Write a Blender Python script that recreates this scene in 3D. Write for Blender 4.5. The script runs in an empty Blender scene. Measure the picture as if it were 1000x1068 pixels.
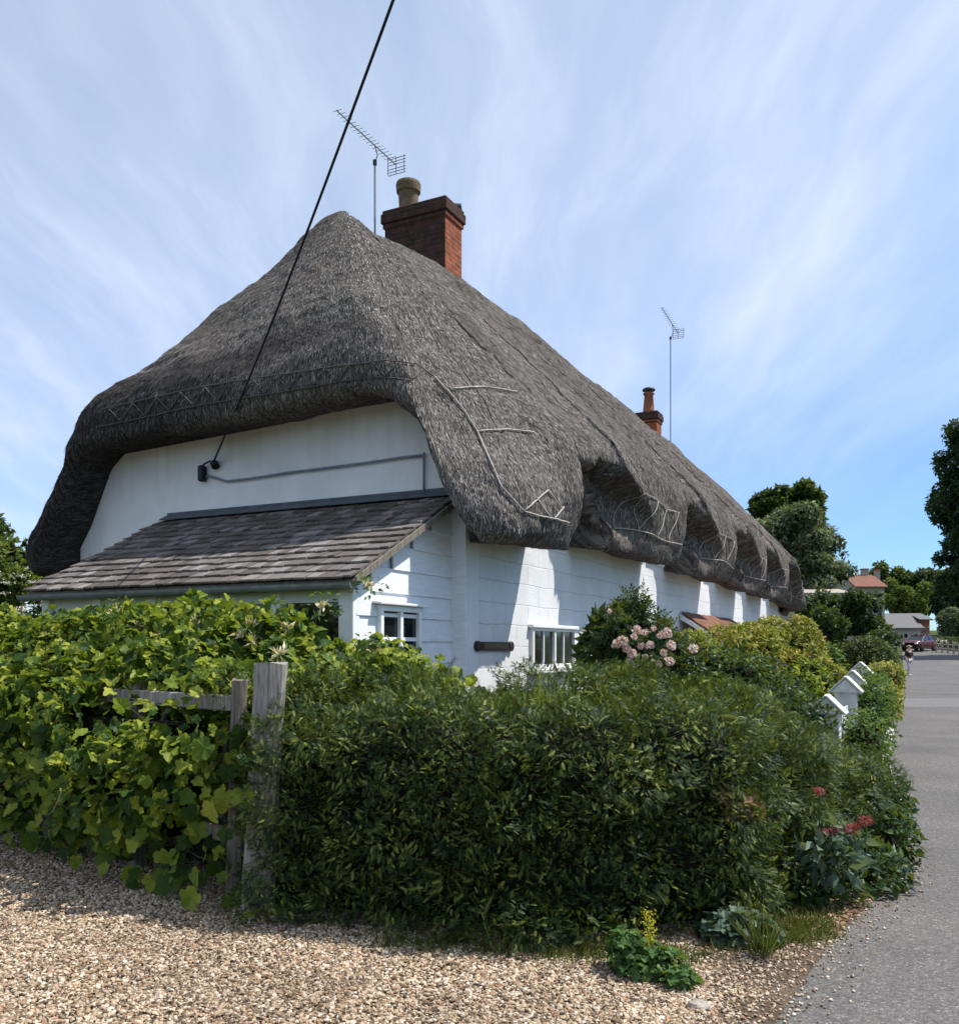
import bpy, math, random
import numpy as np
from mathutils import Vector, Matrix, noise as mnoise
from mathutils.bvhtree import BVHTree
random.seed(7)
RNG = np.random.default_rng(11)
scene = bpy.context.scene
COL = scene.collection
R = math.radians
F, CX, HY, EYE = 930.0, 500.0, 676.0, 1.6        # camera model: focal (px), centre column, horizon row, eye height

def at(px, py, Y):
    return Vector(((px - CX) / F * Y, Y, EYE + (HY - py) / F * Y))

def ground_z(X, Y):
    Y = np.asarray(Y, float)
    g = np.where(Y > 50, 1.33 * (np.clip(Y - 50, 0, None) / 34) ** 1.25, 0.0)
    return np.where(Y > 130, 1.33 * (80 / 34) ** 1.25 + (Y - 130) * 0.02, g)

# ------------------------------------------------------------------ materials
def new_mat(name):
    m = bpy.data.materials.new(name); m.use_nodes = True
    nt = m.node_tree; nt.nodes.clear()
    out = nt.nodes.new('ShaderNodeOutputMaterial')
    return m, nt, out

class N:
    """tiny node helper"""
    def __init__(s, nt): s.nt = nt
    def n(s, typ, ins=None, **props):
        nd = s.nt.nodes.new(typ)
        for k, v in props.items(): setattr(nd, k, v)
        for k, v in (ins or {}).items():
            sk = nd.inputs[k]
            if isinstance(v, bpy.types.NodeSocket): s.nt.links.new(v, sk)
            else: sk.default_value = v
        return nd
    def ramp(s, fac, stops, interp='LINEAR'):
        nd = s.nt.nodes.new('ShaderNodeValToRGB'); nd.color_ramp.interpolation = interp
        e = nd.color_ramp.elements
        while len(e) < len(stops): e.new(0.5)
        for el, (p, c) in zip(e, stops):
            el.position = p; el.color = (c[0], c[1], c[2], 1)
        s.nt.links.new(fac, nd.inputs[0]); return nd.outputs[0]
    def mix(s, fac, a, b, blend='MIX'):
        nd = s.nt.nodes.new('ShaderNodeMix'); nd.data_type = 'RGBA'; nd.blend_type = blend
        for i, v in ((0, fac), (6, a), (7, b)):
            if isinstance(v, bpy.types.NodeSocket): s.nt.links.new(v, nd.inputs[i])
            elif i == 0: nd.inputs[0].default_value = v
            else: nd.inputs[i].default_value = (v[0], v[1], v[2], 1)
        return nd.outputs[2]
    def math(s, op, a, b=0.0):
        nd = s.nt.nodes.new('ShaderNodeMath'); nd.operation = op
        for i, v in ((0, a), (1, b)):
            if isinstance(v, bpy.types.NodeSocket): s.nt.links.new(v, nd.inputs[i])
            else: nd.inputs[i].default_value = v
        return nd.outputs[0]
    def vscale(s, vec, sc):
        return s.n('ShaderNodeVectorMath', {0: vec, 1: sc}, operation='MULTIPLY').outputs[0]

def principled(h, color, rough=0.8, bump=None, strength=0.3, dist=0.02, spec=0.3, metallic=0.0):
    ins = {'Roughness': rough, 'Specular IOR Level': spec, 'Metallic': metallic}
    ins['Base Color'] = color if isinstance(color, bpy.types.NodeSocket) else (*color, 1)
    if bump is not None:
        b = h.n('ShaderNodeBump', {'Strength': strength, 'Distance': dist, 'Height': bump})
        ins['Normal'] = b.outputs[0]
    return h.n('ShaderNodeBsdfPrincipled', ins)

def simple(name, color, rough=0.7, var=0.25, scale=8.0, bump=0.2, dist=0.01, spec=0.3, metallic=0.0, stretch=(1, 1, 1)):
    m, nt, out = new_mat(name); h = N(nt)
    tc = h.n('ShaderNodeTexCoord').outputs['Object']
    v = h.vscale(tc, stretch)
    nz = h.n('ShaderNodeTexNoise', {'Vector': v, 'Scale': scale, 'Detail': 6.0, 'Roughness': 0.6}).outputs[0]
    dark = tuple(c * (1 - var) for c in color); lite = tuple(min(1, c * (1 + var)) for c in color)
    c = h.ramp(nz, [(0.3, dark), (0.7, lite)])
    p = principled(h, c, rough, nz, bump, dist, spec, metallic)
    nt.links.new(p.outputs[0], out.inputs[0]); return m

def leaf_mat(name, stops, trans=0.35, rough=0.5, clump=3.0, clump_amt=0.5, spec=0.18):
    """stops: colours from dark to light across leaves; each leaf (mesh island) gets its own random tone"""
    m, nt, out = new_mat(name); h = N(nt)
    rnd = h.n('ShaderNodeNewGeometry').outputs['Random Per Island']
    tc = h.n('ShaderNodeTexCoord').outputs['Object']
    nz = h.n('ShaderNodeTexNoise', {'Vector': tc, 'Scale': clump, 'Detail': 3.0}).outputs[0]
    nzs = h.math('MULTIPLY', h.math('SUBTRACT', nz, 0.5), clump_amt * 2)
    f = h.math('ADD', rnd, nzs)
    c = h.ramp(f, stops)
    p = principled(h, c, rough, spec=spec)
    t = h.n('ShaderNodeBsdfTranslucent', {'Color': h.mix(0.35, c, (0.35, 0.42, 0.02))})
    mx = h.n('ShaderNodeMixShader', {0: trans, 1: p.outputs[0], 2: t.outputs[0]})
    nt.links.new(mx.outputs[0], out.inputs[0]); return m

def island_mat(name, stops, rough=0.85, bump_scale=40, bump=0.3, stretch=(1, 1, 1), spec=0.25, dark_band=False, big=0):
    m, nt, out = new_mat(name); h = N(nt)
    rnd = h.n('ShaderNodeNewGeometry').outputs['Random Per Island']
    tc = h.n('ShaderNodeTexCoord').outputs['Object']
    nz = h.n('ShaderNodeTexNoise', {'Vector': h.vscale(tc, stretch), 'Scale': bump_scale, 'Detail': 5.0}).outputs[0]
    c = h.ramp(rnd, stops)
    c = h.mix(0.5, c, h.ramp(nz, [(0.25, (0.35, 0.35, 0.35)), (0.75, (1.25, 1.25, 1.25))]), 'MULTIPLY')
    if big:
        bn = h.n('ShaderNodeTexNoise', {'Vector': tc, 'Scale': big, 'Detail': 5.0}).outputs[0]
        c = h.mix(1.0, c, h.ramp(bn, [(0.33, (0.80, 0.77, 0.74)), (0.60, (1.16, 1.14, 1.12))]), 'MULTIPLY')
    if dark_band: c = h.mix(h.n('ShaderNodeAttribute', attribute_name='dark_band').outputs['Fac'], c, (0.36, 0.36, 0.38), 'MULTIPLY')
    p = principled(h, c, rough, nz, bump, 0.01, spec)
    nt.links.new(p.outputs[0], out.inputs[0]); return m

def whitewash(name, base=(0.80, 0.80, 0.79), course=0.0, stain=0.0, lines=0.0):
    m, nt, out = new_mat(name); h = N(nt)
    tc = h.n('ShaderNodeTexCoord').outputs['Object']
    n1 = h.n('ShaderNodeTexNoise', {'Vector': tc, 'Scale': 1.3, 'Detail': 8.0, 'Roughness': 0.65}).outputs[0]
    n2 = h.n('ShaderNodeTexNoise', {'Vector': tc, 'Scale': 22.0, 'Detail': 6.0, 'Roughness': 0.7}).outputs[0]
    c = h.ramp(n1, [(0.25, tuple(v * 0.80 for v in base)), (0.65, base)])
    hgt = h.math('MULTIPLY', n2, 0.5)
    if course:
        sep = h.n('ShaderNodeSeparateXYZ', {0: tc})
        cmb = h.n('ShaderNodeCombineXYZ', {0: sep.outputs[0], 1: sep.outputs[2], 2: sep.outputs[1]}).outputs[0]
        wob = h.n('ShaderNodeVectorMath', {0: cmb, 1: h.vscale(h.n('ShaderNodeTexNoise', {'Vector': tc, 'Scale': 1.7}).outputs[1], (0.05, 0.05, 0.0))}, operation='ADD').outputs[0]
        br = h.n('ShaderNodeTexBrick', {'Vector': wob, 'Scale': 1.0, 'Mortar Size': 0.006, 'Mortar Smooth': 0.6, 'Brick Width': 0.62, 'Row Height': 0.235,
                                        'Color1': (1, 1, 1, 1), 'Color2': (.9, .9, .9, 1), 'Mortar': (0, 0, 0, 1)}).outputs[0]
        brk = h.math('MULTIPLY', br, course)
        hgt = h.math('ADD', hgt, brk)
        c = h.mix(h.math('MULTIPLY', h.math('SUBTRACT', 1.0, br), 0.22 * course), c, (0.42, 0.42, 0.42))
    if stain:
        sep2 = h.n('ShaderNodeSeparateXYZ', {0: tc})
        st = h.n('ShaderNodeTexNoise', {'Vector': h.vscale(tc, (1, 5, 0.35)), 'Scale': 1.6, 'Detail': 6.0}).outputs[0]
        zz = h.n('ShaderNodeMapRange', {0: sep2.outputs[2], 1: 3.3, 2: 4.3, 3: 0.0, 4: 1.0}).outputs[0]
        c = h.mix(h.math('MULTIPLY', h.math('MULTIPLY', st, zz), stain), c, (0.34, 0.27, 0.18))
    p = principled(h, c, 0.85, hgt, 0.7, 0.014, 0.2)
    nt.links.new(p.outputs[0], out.inputs[0]); return m

def brick_mat(name, c1, c2, mortar, scale=1.0, axis='xz', row=0.075, width=0.225):
    m, nt, out = new_mat(name); h = N(nt)
    tc = h.n('ShaderNodeTexCoord').outputs['Object']
    sep = h.n('ShaderNodeSeparateXYZ', {0: tc})
    s = h.math('ADD', sep.outputs[0], sep.outputs[1])
    cmb = h.n('ShaderNodeCombineXYZ', {0: s, 1: sep.outputs[2], 2: 0.0}).outputs[0]
    br = h.n('ShaderNodeTexBrick', {'Vector': cmb, 'Scale': scale, 'Mortar Size': 0.008, 'Mortar Smooth': 0.3, 'Bias': 0.0, 'Brick Width': width, 'Row Height': row,
                                    'Color1': (*c1, 1), 'Color2': (*c2, 1), 'Mortar': (*mortar, 1)})
    nz = h.n('ShaderNodeTexNoise', {'Vector': tc, 'Scale': 9.0, 'Detail': 7.0, 'Roughness': 0.7}).outputs[0]
    c = h.mix(0.75, br.outputs[0], h.ramp(nz, [(0.3, (0.35, 0.3, 0.28)), (0.7, (1.25, 1.15, 1.1))]), 'MULTIPLY')
    hg = h.math('SUBTRACT', h.math('MULTIPLY', nz, 0.6), br.outputs[1])
    p = principled(h, c, 0.9, hg, 0.6, 0.01, 0.15)
    nt.links.new(p.outputs[0], out.inputs[0]); return m

def thatch_mat(name, tone=1.0):
    m, nt, out = new_mat(name); h = N(nt)
    uv = h.n('ShaderNodeTexCoord').outputs['UV']
    a = h.n('ShaderNodeTexNoise', {'Vector': h.vscale(uv, (70, 7, 1)), 'Scale': 1.0, 'Detail': 4.0, 'Roughness': 0.7}).outputs[0]
    b = h.n('ShaderNodeTexNoise', {'Vector': h.vscale(uv, (22, 3, 1)), 'Scale': 1.0, 'Detail': 5.0, 'Roughness': 0.7}).outputs[0]
    d = h.n('ShaderNodeTexNoise', {'Vector': h.vscale(uv, (0.8, 1.2, 1)), 'Scale': 1.0, 'Detail': 5.0, 'Roughness': 0.6}).outputs[0]
    f = h.math('ADD', h.math('MULTIPLY', a, 0.65), h.math('MULTIPLY', b, 0.35))
    c = h.ramp(f, [(0.36, tuple(tone * x for x in (0.018, 0.016, 0.015))), (0.50, tuple(tone * x for x in (0.105, 0.092, 0.083))), (0.66, tuple(tone * x for x in (0.30, 0.265, 0.235)))])
    c = h.mix(0.7, c, h.ramp(d, [(0.3, (0.62, 0.6, 0.6)), (0.7, (1.15, 1.1, 1.05))]), 'MULTIPLY')
    dp = h.n('ShaderNodeAttribute', attribute_name='dark_band').outputs['Fac']
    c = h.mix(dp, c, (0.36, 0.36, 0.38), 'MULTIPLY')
    p = principled(h, c, 0.95, f, 0.9, 0.03, 0.1)
    nt.links.new(p.outputs[0], out.inputs[0]); return m

def gravel_mat(name):
    m, nt, out = new_mat(name); h = N(nt)
    tc = h.n('ShaderNodeTexCoord').outputs['Object']
    vo = h.n('ShaderNodeTexVoronoi', {'Vector': tc, 'Scale': 42.0})
    c = h.ramp(h.n('ShaderNodeSeparateXYZ', {0: vo.outputs['Color']}).outputs[0], [(0.0, (0.10, 0.08, 0.06)), (0.4, (0.28, 0.22, 0.16)), (0.7, (0.42, 0.35, 0.27)), (1.0, (0.55, 0.5, 0.44))])
    c = h.mix(h.ramp(vo.outputs['Distance'], [(0.2, (0, 0, 0)), (0.7, (1, 1, 1))]), c, (0.05, 0.04, 0.03))
    p = principled(h, c, 0.9, h.math('SUBTRACT', 1.0, vo.outputs['Distance']), 1.0, 0.03, 0.2)
    nt.links.new(p.outputs[0], out.inputs[0]); return m

def asphalt_mat(name):
    m, nt, out = new_mat(name); h = N(nt)
    tc = h.n('ShaderNodeTexCoord').outputs['Object']
    vo = h.n('ShaderNodeTexVoronoi', {'Vector': tc, 'Scale': 95.0})
    st = h.n('ShaderNodeSeparateXYZ', {0: vo.outputs['Color']}).outputs[0]
    big = h.n('ShaderNodeTexNoise', {'Vector': tc, 'Scale': 0.6, 'Detail': 6.0, 'Roughness': 0.6}).outputs[0]
    mid = h.n('ShaderNodeTexNoise', {'Vector': tc, 'Scale': 14.0, 'Detail': 6.0, 'Roughness': 0.7}).outputs[0]
    c = h.ramp(st, [(0.0, (0.075, 0.073, 0.073)), (0.55, (0.125, 0.118, 0.113)), (0.93, (0.16, 0.15, 0.143)), (1.0, (0.27, 0.25, 0.235))])
    c = h.mix(0.8, c, h.ramp(big, [(0.33, (0.72, 0.72, 0.74)), (0.66, (1.14, 1.12, 1.10))]), 'MULTIPLY')
    c = h.mix(0.5, c, h.ramp(mid, [(0.35, (0.75, 0.75, 0.75)), (0.65, (1.15, 1.15, 1.15))]), 'MULTIPLY')
    p = principled(h, c, 0.85, h.math('ADD', h.math('SUBTRACT', 1.0, vo.outputs['Distance']), mid), 0.6, 0.01, 0.25)
    nt.links.new(p.outputs[0], out.inputs[0]); return m

def soil_mat(name):
    m, nt, out = new_mat(name); h = N(nt)
    tc = h.n('ShaderNodeTexCoord').outputs['Object']
    n1 = h.n('ShaderNodeTexNoise', {'Vector': tc, 'Scale': 3.0, 'Detail': 8.0, 'Roughness': 0.7}).outputs[0]
    n2 = h.n('ShaderNodeTexNoise', {'Vector': tc, 'Scale': 60.0, 'Detail': 5.0, 'Roughness': 0.7}).outputs[0]
    c = h.ramp(n1, [(0.3, (0.06, 0.045, 0.03)), (0.55, (0.15, 0.115, 0.085)), (0.75, (0.22, 0.18, 0.14))])
    c = h.mix(0.7, c, h.ramp(n2, [(0.35, (0.5, 0.5, 0.5)), (0.65, (1.3, 1.25, 1.2))]), 'MULTIPLY')
    p = principled(h, c, 0.95, n2, 0.8, 0.02, 0.1)
    nt.links.new(p.outputs[0], out.inputs[0]); return m

def grass_ground_mat(name):
    m, nt, out = new_mat(name); h = N(nt)
    tc = h.n('ShaderNodeTexCoord').outputs['Object']
    n1 = h.n('ShaderNodeTexNoise', {'Vector': tc, 'Scale': 0.4, 'Detail': 8.0, 'Roughness': 0.7}).outputs[0]
    n2 = h.n('ShaderNodeTexNoise', {'Vector': tc, 'Scale': 30.0, 'Detail': 5.0, 'Roughness': 0.7}).outputs[0]
    c = h.ramp(n1, [(0.3, (0.03, 0.055, 0.015)), (0.7, (0.08, 0.11, 0.03))])
    c = h.mix(0.7, c, h.ramp(n2, [(0.35, (0.5, 0.5, 0.5)), (0.65, (1.3, 1.3, 1.2))]), 'MULTIPLY')
    p = principled(h, c, 0.95, n2, 0.8, 0.05, 0.1)
    nt.links.new(p.outputs[0], out.inputs[0]); return m

def glass_mat(name):
    m, nt, out = new_mat(name); h = N(nt)
    p = h.n('ShaderNodeBsdfPrincipled', {'Base Color': (0.012, 0.014, 0.016, 1), 'Roughness': 0.06, 'Specular IOR Level': 0.55})
    nt.links.new(p.outputs[0], out.inputs[0]); return m

DARK_BAND = True
M = {}
M['thatch'] = thatch_mat('weathered thatch', 1.15)
M['straw'] = island_mat('loose thatch reeds', [(0.0, (0.020, 0.019, 0.018)), (0.40, (0.097, 0.089, 0.083)), (0.75, (0.235, 0.218, 0.202)), (1.0, (0.47, 0.44, 0.405))], 0.95, 30, 0.0, dark_band=True)
M['ligger'] = simple('hazel rod', (0.38, 0.34, 0.30), 0.8, 0.35, 20)
M['ligger_dark'] = simple('weathered hazel rod', (0.085, 0.075, 0.068), 0.85, 0.35, 20)
M['gable'] = whitewash('white render', (0.80, 0.80, 0.805), stain=0.75)
M['wall'] = whitewash('whitewashed blockwork', (0.76, 0.76, 0.755), course=0.9)
M['board'] = simple('white painted boards', (0.72, 0.73, 0.745), 0.6, 0.1, 6, 0.15, 0.01, 0.35, stretch=(1, 1, 6))
M['white'] = simple('white gloss paint', (0.80, 0.80, 0.79), 0.45, 0.06, 9, 0.1, 0.005, 0.4)
M['fencewhite'] = simple('flaking white fence paint', (0.60, 0.61, 0.58), 0.75, 0.28, 7, 0.4, 0.01)
M['glass'] = glass_mat('dark window glass')
M['brick_dark'] = brick_mat('sooty cap and shaded side brick', (0.085, 0.040, 0.030), (0.05, 0.030, 0.025), (0.07, 0.06, 0.055))
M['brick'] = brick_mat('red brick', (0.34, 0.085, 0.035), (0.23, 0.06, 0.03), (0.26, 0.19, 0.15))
M['clay'] = simple('old clay pot', (0.15, 0.10, 0.06), 0.85, 0.4, 12)
M['terracotta'] = simple('terracotta', (0.28, 0.11, 0.06), 0.85, 0.35, 12)
M['lead'] = simple('lead flashing', (0.075, 0.09, 0.11), 0.6, 0.3, 7)
M['shingle'] = island_mat('split wood shingle', [(0.0, (0.085, 0.068, 0.059)), (0.4, (0.128, 0.108, 0.096)), (0.8, (0.175, 0.152, 0.138)), (1.0, (0.27, 0.245, 0.23))], 0.9, 1.0, 0.7, (5, 55, 5))
M['metal'] = simple('galvanised aerial', (0.22, 0.23, 0.25), 0.45, 0.2, 30, 0.0, metallic=0.6)
M['darkmetal'] = simple('dark aerial metal', (0.06, 0.065, 0.075), 0.5, 0.2, 30, 0.0, metallic=0.4)
M['cable'] = simple('black cable sheath', (0.012, 0.013, 0.02), 0.5, 0.2, 20, 0.0)
M['cablegrey'] = simple('painted cable', (0.20, 0.22, 0.27), 0.6, 0.2, 20, 0.0)
M['gutter'] = simple('grey gutter', (0.16, 0.18, 0.18), 0.5, 0.25, 9)
M['oldwood'] = simple('weathered timber', (0.19, 0.165, 0.135), 0.9, 0.5, 9, 0.8, 0.02, stretch=(6, 6, 0.7))
M['postwood'] = simple('grey weathered oak', (0.30, 0.27, 0.24), 0.9, 0.5, 10, 0.9, 0.02, stretch=(6, 6, 0.6))
M['plaque'] = simple('dark brown plaque', (0.03, 0.016, 0.012), 0.4, 0.2, 20)
M['brass'] = simple('tarnished brass', (0.16, 0.10, 0.05), 0.45, 0.3, 30, 0.1, metallic=0.5)
M['bark'] = simple('bark', (0.085, 0.065, 0.045), 0.95, 0.5, 14, 0.9, 0.03, stretch=(3, 3, 0.6))
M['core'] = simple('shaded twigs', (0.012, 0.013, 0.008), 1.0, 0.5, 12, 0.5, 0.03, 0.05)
M['yew'] = leaf_mat('yew needles', [(0.0, (0.008, 0.022, 0.009)), (0.45, (0.020, 0.045, 0.014)), (0.76, (0.068, 0.103, 0.024)), (1.0, (0.22, 0.25, 0.055))], 0.25, 0.5, 5.5, 0.75, 0.15)
M['vine'] = leaf_mat('vine leaves', [(0.0, (0.016, 0.045, 0.012)), (0.4, (0.05, 0.105, 0.018)), (0.62, (0.17, 0.235, 0.030)), (1.0, (0.40, 0.43, 0.065))], 0.45, 0.45, 2.6, 0.55)
M['roseleaf'] = leaf_mat('rose leaves', [(0.0, (0.008, 0.024, 0.012)), (0.5, (0.022, 0.052, 0.022)), (1.0, (0.055, 0.095, 0.035))], 0.25, 0.4, 3, 0.3)
M['gold'] = leaf_mat('golden spiraea leaves', [(0.0, (0.05, 0.09, 0.012)), (0.35, (0.15, 0.19, 0.024)), (0.65, (0.31, 0.30, 0.05)), (0.88, (0.50, 0.42, 0.11)), (1.0, (0.46, 0.22, 0.09))], 0.35, 0.5, 2.2, 0.45)
M['darkshrub'] = leaf_mat('dark evergreen leaves', [(0.0, (0.008, 0.022, 0.008)), (0.5, (0.022, 0.055, 0.016)), (1.0, (0.07, 0.12, 0.035))], 0.25, 0.4, 2.5, 0.4)
M['laurel'] = leaf_mat('dark shrubbery leaves', [(0.0, (0.006, 0.018, 0.008)), (0.5, (0.016, 0.042, 0.014)), (1.0, (0.05, 0.095, 0.03))], 0.25, 0.45, 0.6, 0.5)
M['oak'] = leaf_mat('broadleaf tree leaves', [(0.0, (0.010, 0.028, 0.008)), (0.5, (0.028, 0.062, 0.014)), (1.0, (0.075, 0.12, 0.030))], 0.3, 0.5, 0.5, 0.5)
M['greytree'] = leaf_mat('grey green tree leaves', [(0.0, (0.03, 0.05, 0.027)), (0.5, (0.085, 0.115, 0.062)), (1.0, (0.20, 0.235, 0.145))], 0.3, 0.5, 0.5, 0.45)
M['darktree'] = leaf_mat('dark tree leaves', [(0.0, (0.006, 0.018, 0.010)), (0.5, (0.014, 0.038, 0.018)), (1.0, (0.04, 0.075, 0.03))], 0.25, 0.5, 0.5, 0.4)
M['lighttree'] = leaf_mat('yellow green tree leaves', [(0.0, (0.03, 0.06, 0.012)), (0.5, (0.085, 0.13, 0.025)), (1.0, (0.17, 0.21, 0.05))], 0.35, 0.5, 0.4, 0.45)
M['weed'] = leaf_mat('weed leaves', [(0.0, (0.025, 0.065, 0.018)), (0.5, (0.06, 0.13, 0.035)), (1.0, (0.12, 0.20, 0.06))], 0.35, 0.5, 4, 0.3)
M['glaucous'] = leaf_mat('grey green leaves', [(0.0, (0.04, 0.075, 0.05)), (1.0, (0.14, 0.20, 0.14))], 0.3, 0.5, 4, 0.3)
M['grass'] = leaf_mat('grass blades', [(0.0, (0.03, 0.05, 0.012)), (0.6, (0.09, 0.12, 0.03)), (1.0, (0.24, 0.22, 0.09))], 0.35, 0.6, 4, 0.3)
M['pink'] = leaf_mat('pale pink petals', [(0.0, (0.60, 0.36, 0.36)), (0.5, (0.76, 0.56, 0.53)), (1.0, (0.84, 0.74, 0.69))], 0.3, 0.6, 5, 0.2)
M['red'] = leaf_mat('crimson florets', [(0.0, (0.24, 0.02, 0.05)), (0.6, (0.42, 0.05, 0.10)), (1.0, (0.55, 0.14, 0.18))], 0.3, 0.6, 5, 0.2)
M['cream'] = leaf_mat('cream florets', [(0.0, (0.45, 0.33, 0.12)), (0.6, (0.66, 0.55, 0.32)), (1.0, (0.78, 0.70, 0.52))], 0.3, 0.6, 5, 0.2)
M['whiteflower'] = leaf_mat('white florets', [(0.0, (0.50, 0.50, 0.36)), (1.0, (0.78, 0.77, 0.66))], 0.3, 0.6, 5, 0.2)
M['yellow'] = leaf_mat('yellow florets', [(0.0, (0.40, 0.34, 0.02)), (1.0, (0.65, 0.58, 0.05))], 0.3, 0.6, 5, 0.2)
M['dead'] = leaf_mat('dead leaves', [(0.0, (0.10, 0.05, 0.025)), (0.5, (0.26, 0.14, 0.08)), (1.0, (0.40, 0.26, 0.17))], 0.2, 0.8, 5, 0.2)
M['pebble'] = island_mat('flint pebbles', [(0.0, (0.09, 0.07, 0.055)), (0.25, (0.23, 0.16, 0.10)), (0.5, (0.39, 0.285, 0.185)), (0.75, (0.50, 0.41, 0.30)), (0.93, (0.64, 0.58, 0.49)), (1.0, (0.32, 0.15, 0.08))], 0.75, 60, 0.2, big=1.1)
M['gravel'] = gravel_mat('gravel bed')
M['asphalt'] = asphalt_mat('worn asphalt')
M['patch'] = simple('older asphalt', (0.135, 0.13, 0.128), 0.9, 0.25, 30, 0.5, 0.01)
M['soil'] = soil_mat('bare soil')
M['meadow'] = grass_ground_mat('grassy ground')
M['kerb'] = simple('concrete kerb', (0.42, 0.40, 0.37), 0.9, 0.25, 12, 0.4)
M['slate'] = simple('grey slate', (0.115, 0.112, 0.12), 0.7, 0.2, 5, 0.3, stretch=(1, 1, 6))
M['redtile'] = simple('red roof tile', (0.17, 0.075, 0.048), 0.85, 0.35, 4, 0.4)
M['stone'] = simple('pale stone', (0.33, 0.29, 0.245), 0.9, 0.3, 9, 0.5)
M['car'] = simple('dark red car paint', (0.085, 0.012, 0.016), 0.25, 0.05, 3, 0.0, spec=0.6)
M['tyre'] = simple('tyre rubber', (0.015, 0.015, 0.016), 0.8, 0.2, 20)
M['chrome'] = simple('bright alloy', (0.5, 0.5, 0.52), 0.3, 0.05, 3, 0.0, metallic=0.9)
M['lamp'] = simple('headlamp lens', (0.7, 0.72, 0.75), 0.15, 0.05, 3, 0.0, spec=0.6)
M['skin'] = simple('skin', (0.50, 0.30, 0.21), 0.6, 0.08, 9, 0.0)
M['hair'] = simple('fair hair', (0.32, 0.23, 0.13), 0.7, 0.3, 40, 0.3)
M['navy'] = simple('dark knit top', (0.018, 0.017, 0.024), 0.9, 0.3, 30, 0.2)
M['trousers'] = simple('pale trousers', (0.42, 0.42, 0.43), 0.9, 0.1, 20, 0.2)
M['shoe'] = simple('white shoes', (0.7, 0.7, 0.7), 0.6, 0.1, 20)

# ------------------------------------------------------------------ mesh helpers
def tag(o, label=None, cat=None, group=None, kind=None):
    for k, v in (('label', label), ('category', cat), ('group', group), ('kind', kind)):
        if v: o[k] = v
    return o

def link(name, me, parent=None):
    o = bpy.data.objects.new(name, me); COL.objects.link(o)
    if parent is not None: o.parent = parent
    return o

def empty(name, loc, rz=0.0, **kw):
    o = bpy.data.objects.new(name, None); COL.objects.link(o)
    o.empty_display_size = 0.3
    o.location = loc; o.rotation_euler = (0, 0, rz)
    return tag(o, **kw)

def np_mesh(name, V, faces, mats, smooth=False, midx=None, uv=None):
    """V (N,3); faces (K,n) int array with n constant, or list of such arrays"""
    if not isinstance(faces, list): faces = [faces]
    me = bpy.data.meshes.new(name)
    nl = sum(f.size for f in faces); nf = sum(len(f) for f in faces)
    me.vertices.add(len(V)); me.loops.add(nl); me.polygons.add(nf)
    me.vertices.foreach_set('co', np.ascontiguousarray(V, dtype=np.float32).ravel())
    me.loops.foreach_set('vertex_index', np.concatenate([f.ravel() for f in faces]).astype(np.int32))
    tot = np.concatenate([np.full(len(f), f.shape[1], np.int32) for f in faces])
    start = np.zeros(nf, np.int32); start[1:] = np.cumsum(tot)[:-1]
    me.polygons.foreach_set('loop_start', start)
    try: me.polygons.foreach_set('loop_total', tot)
    except Exception: pass
    if midx is not None: me.polygons.foreach_set('material_index', np.asarray(midx, np.int32))
    if uv is not None:
        l = me.uv_layers.new(name='UVMap'); l.data.foreach_set('uv', np.asarray(uv, np.float32).ravel())
    me.update(calc_edges=True)
    me.polygons.foreach_set('use_smooth', np.full(nf, smooth, bool))
    for m in (mats if isinstance(mats, (list, tuple)) else [mats]): me.materials.append(m)
    return me

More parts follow.
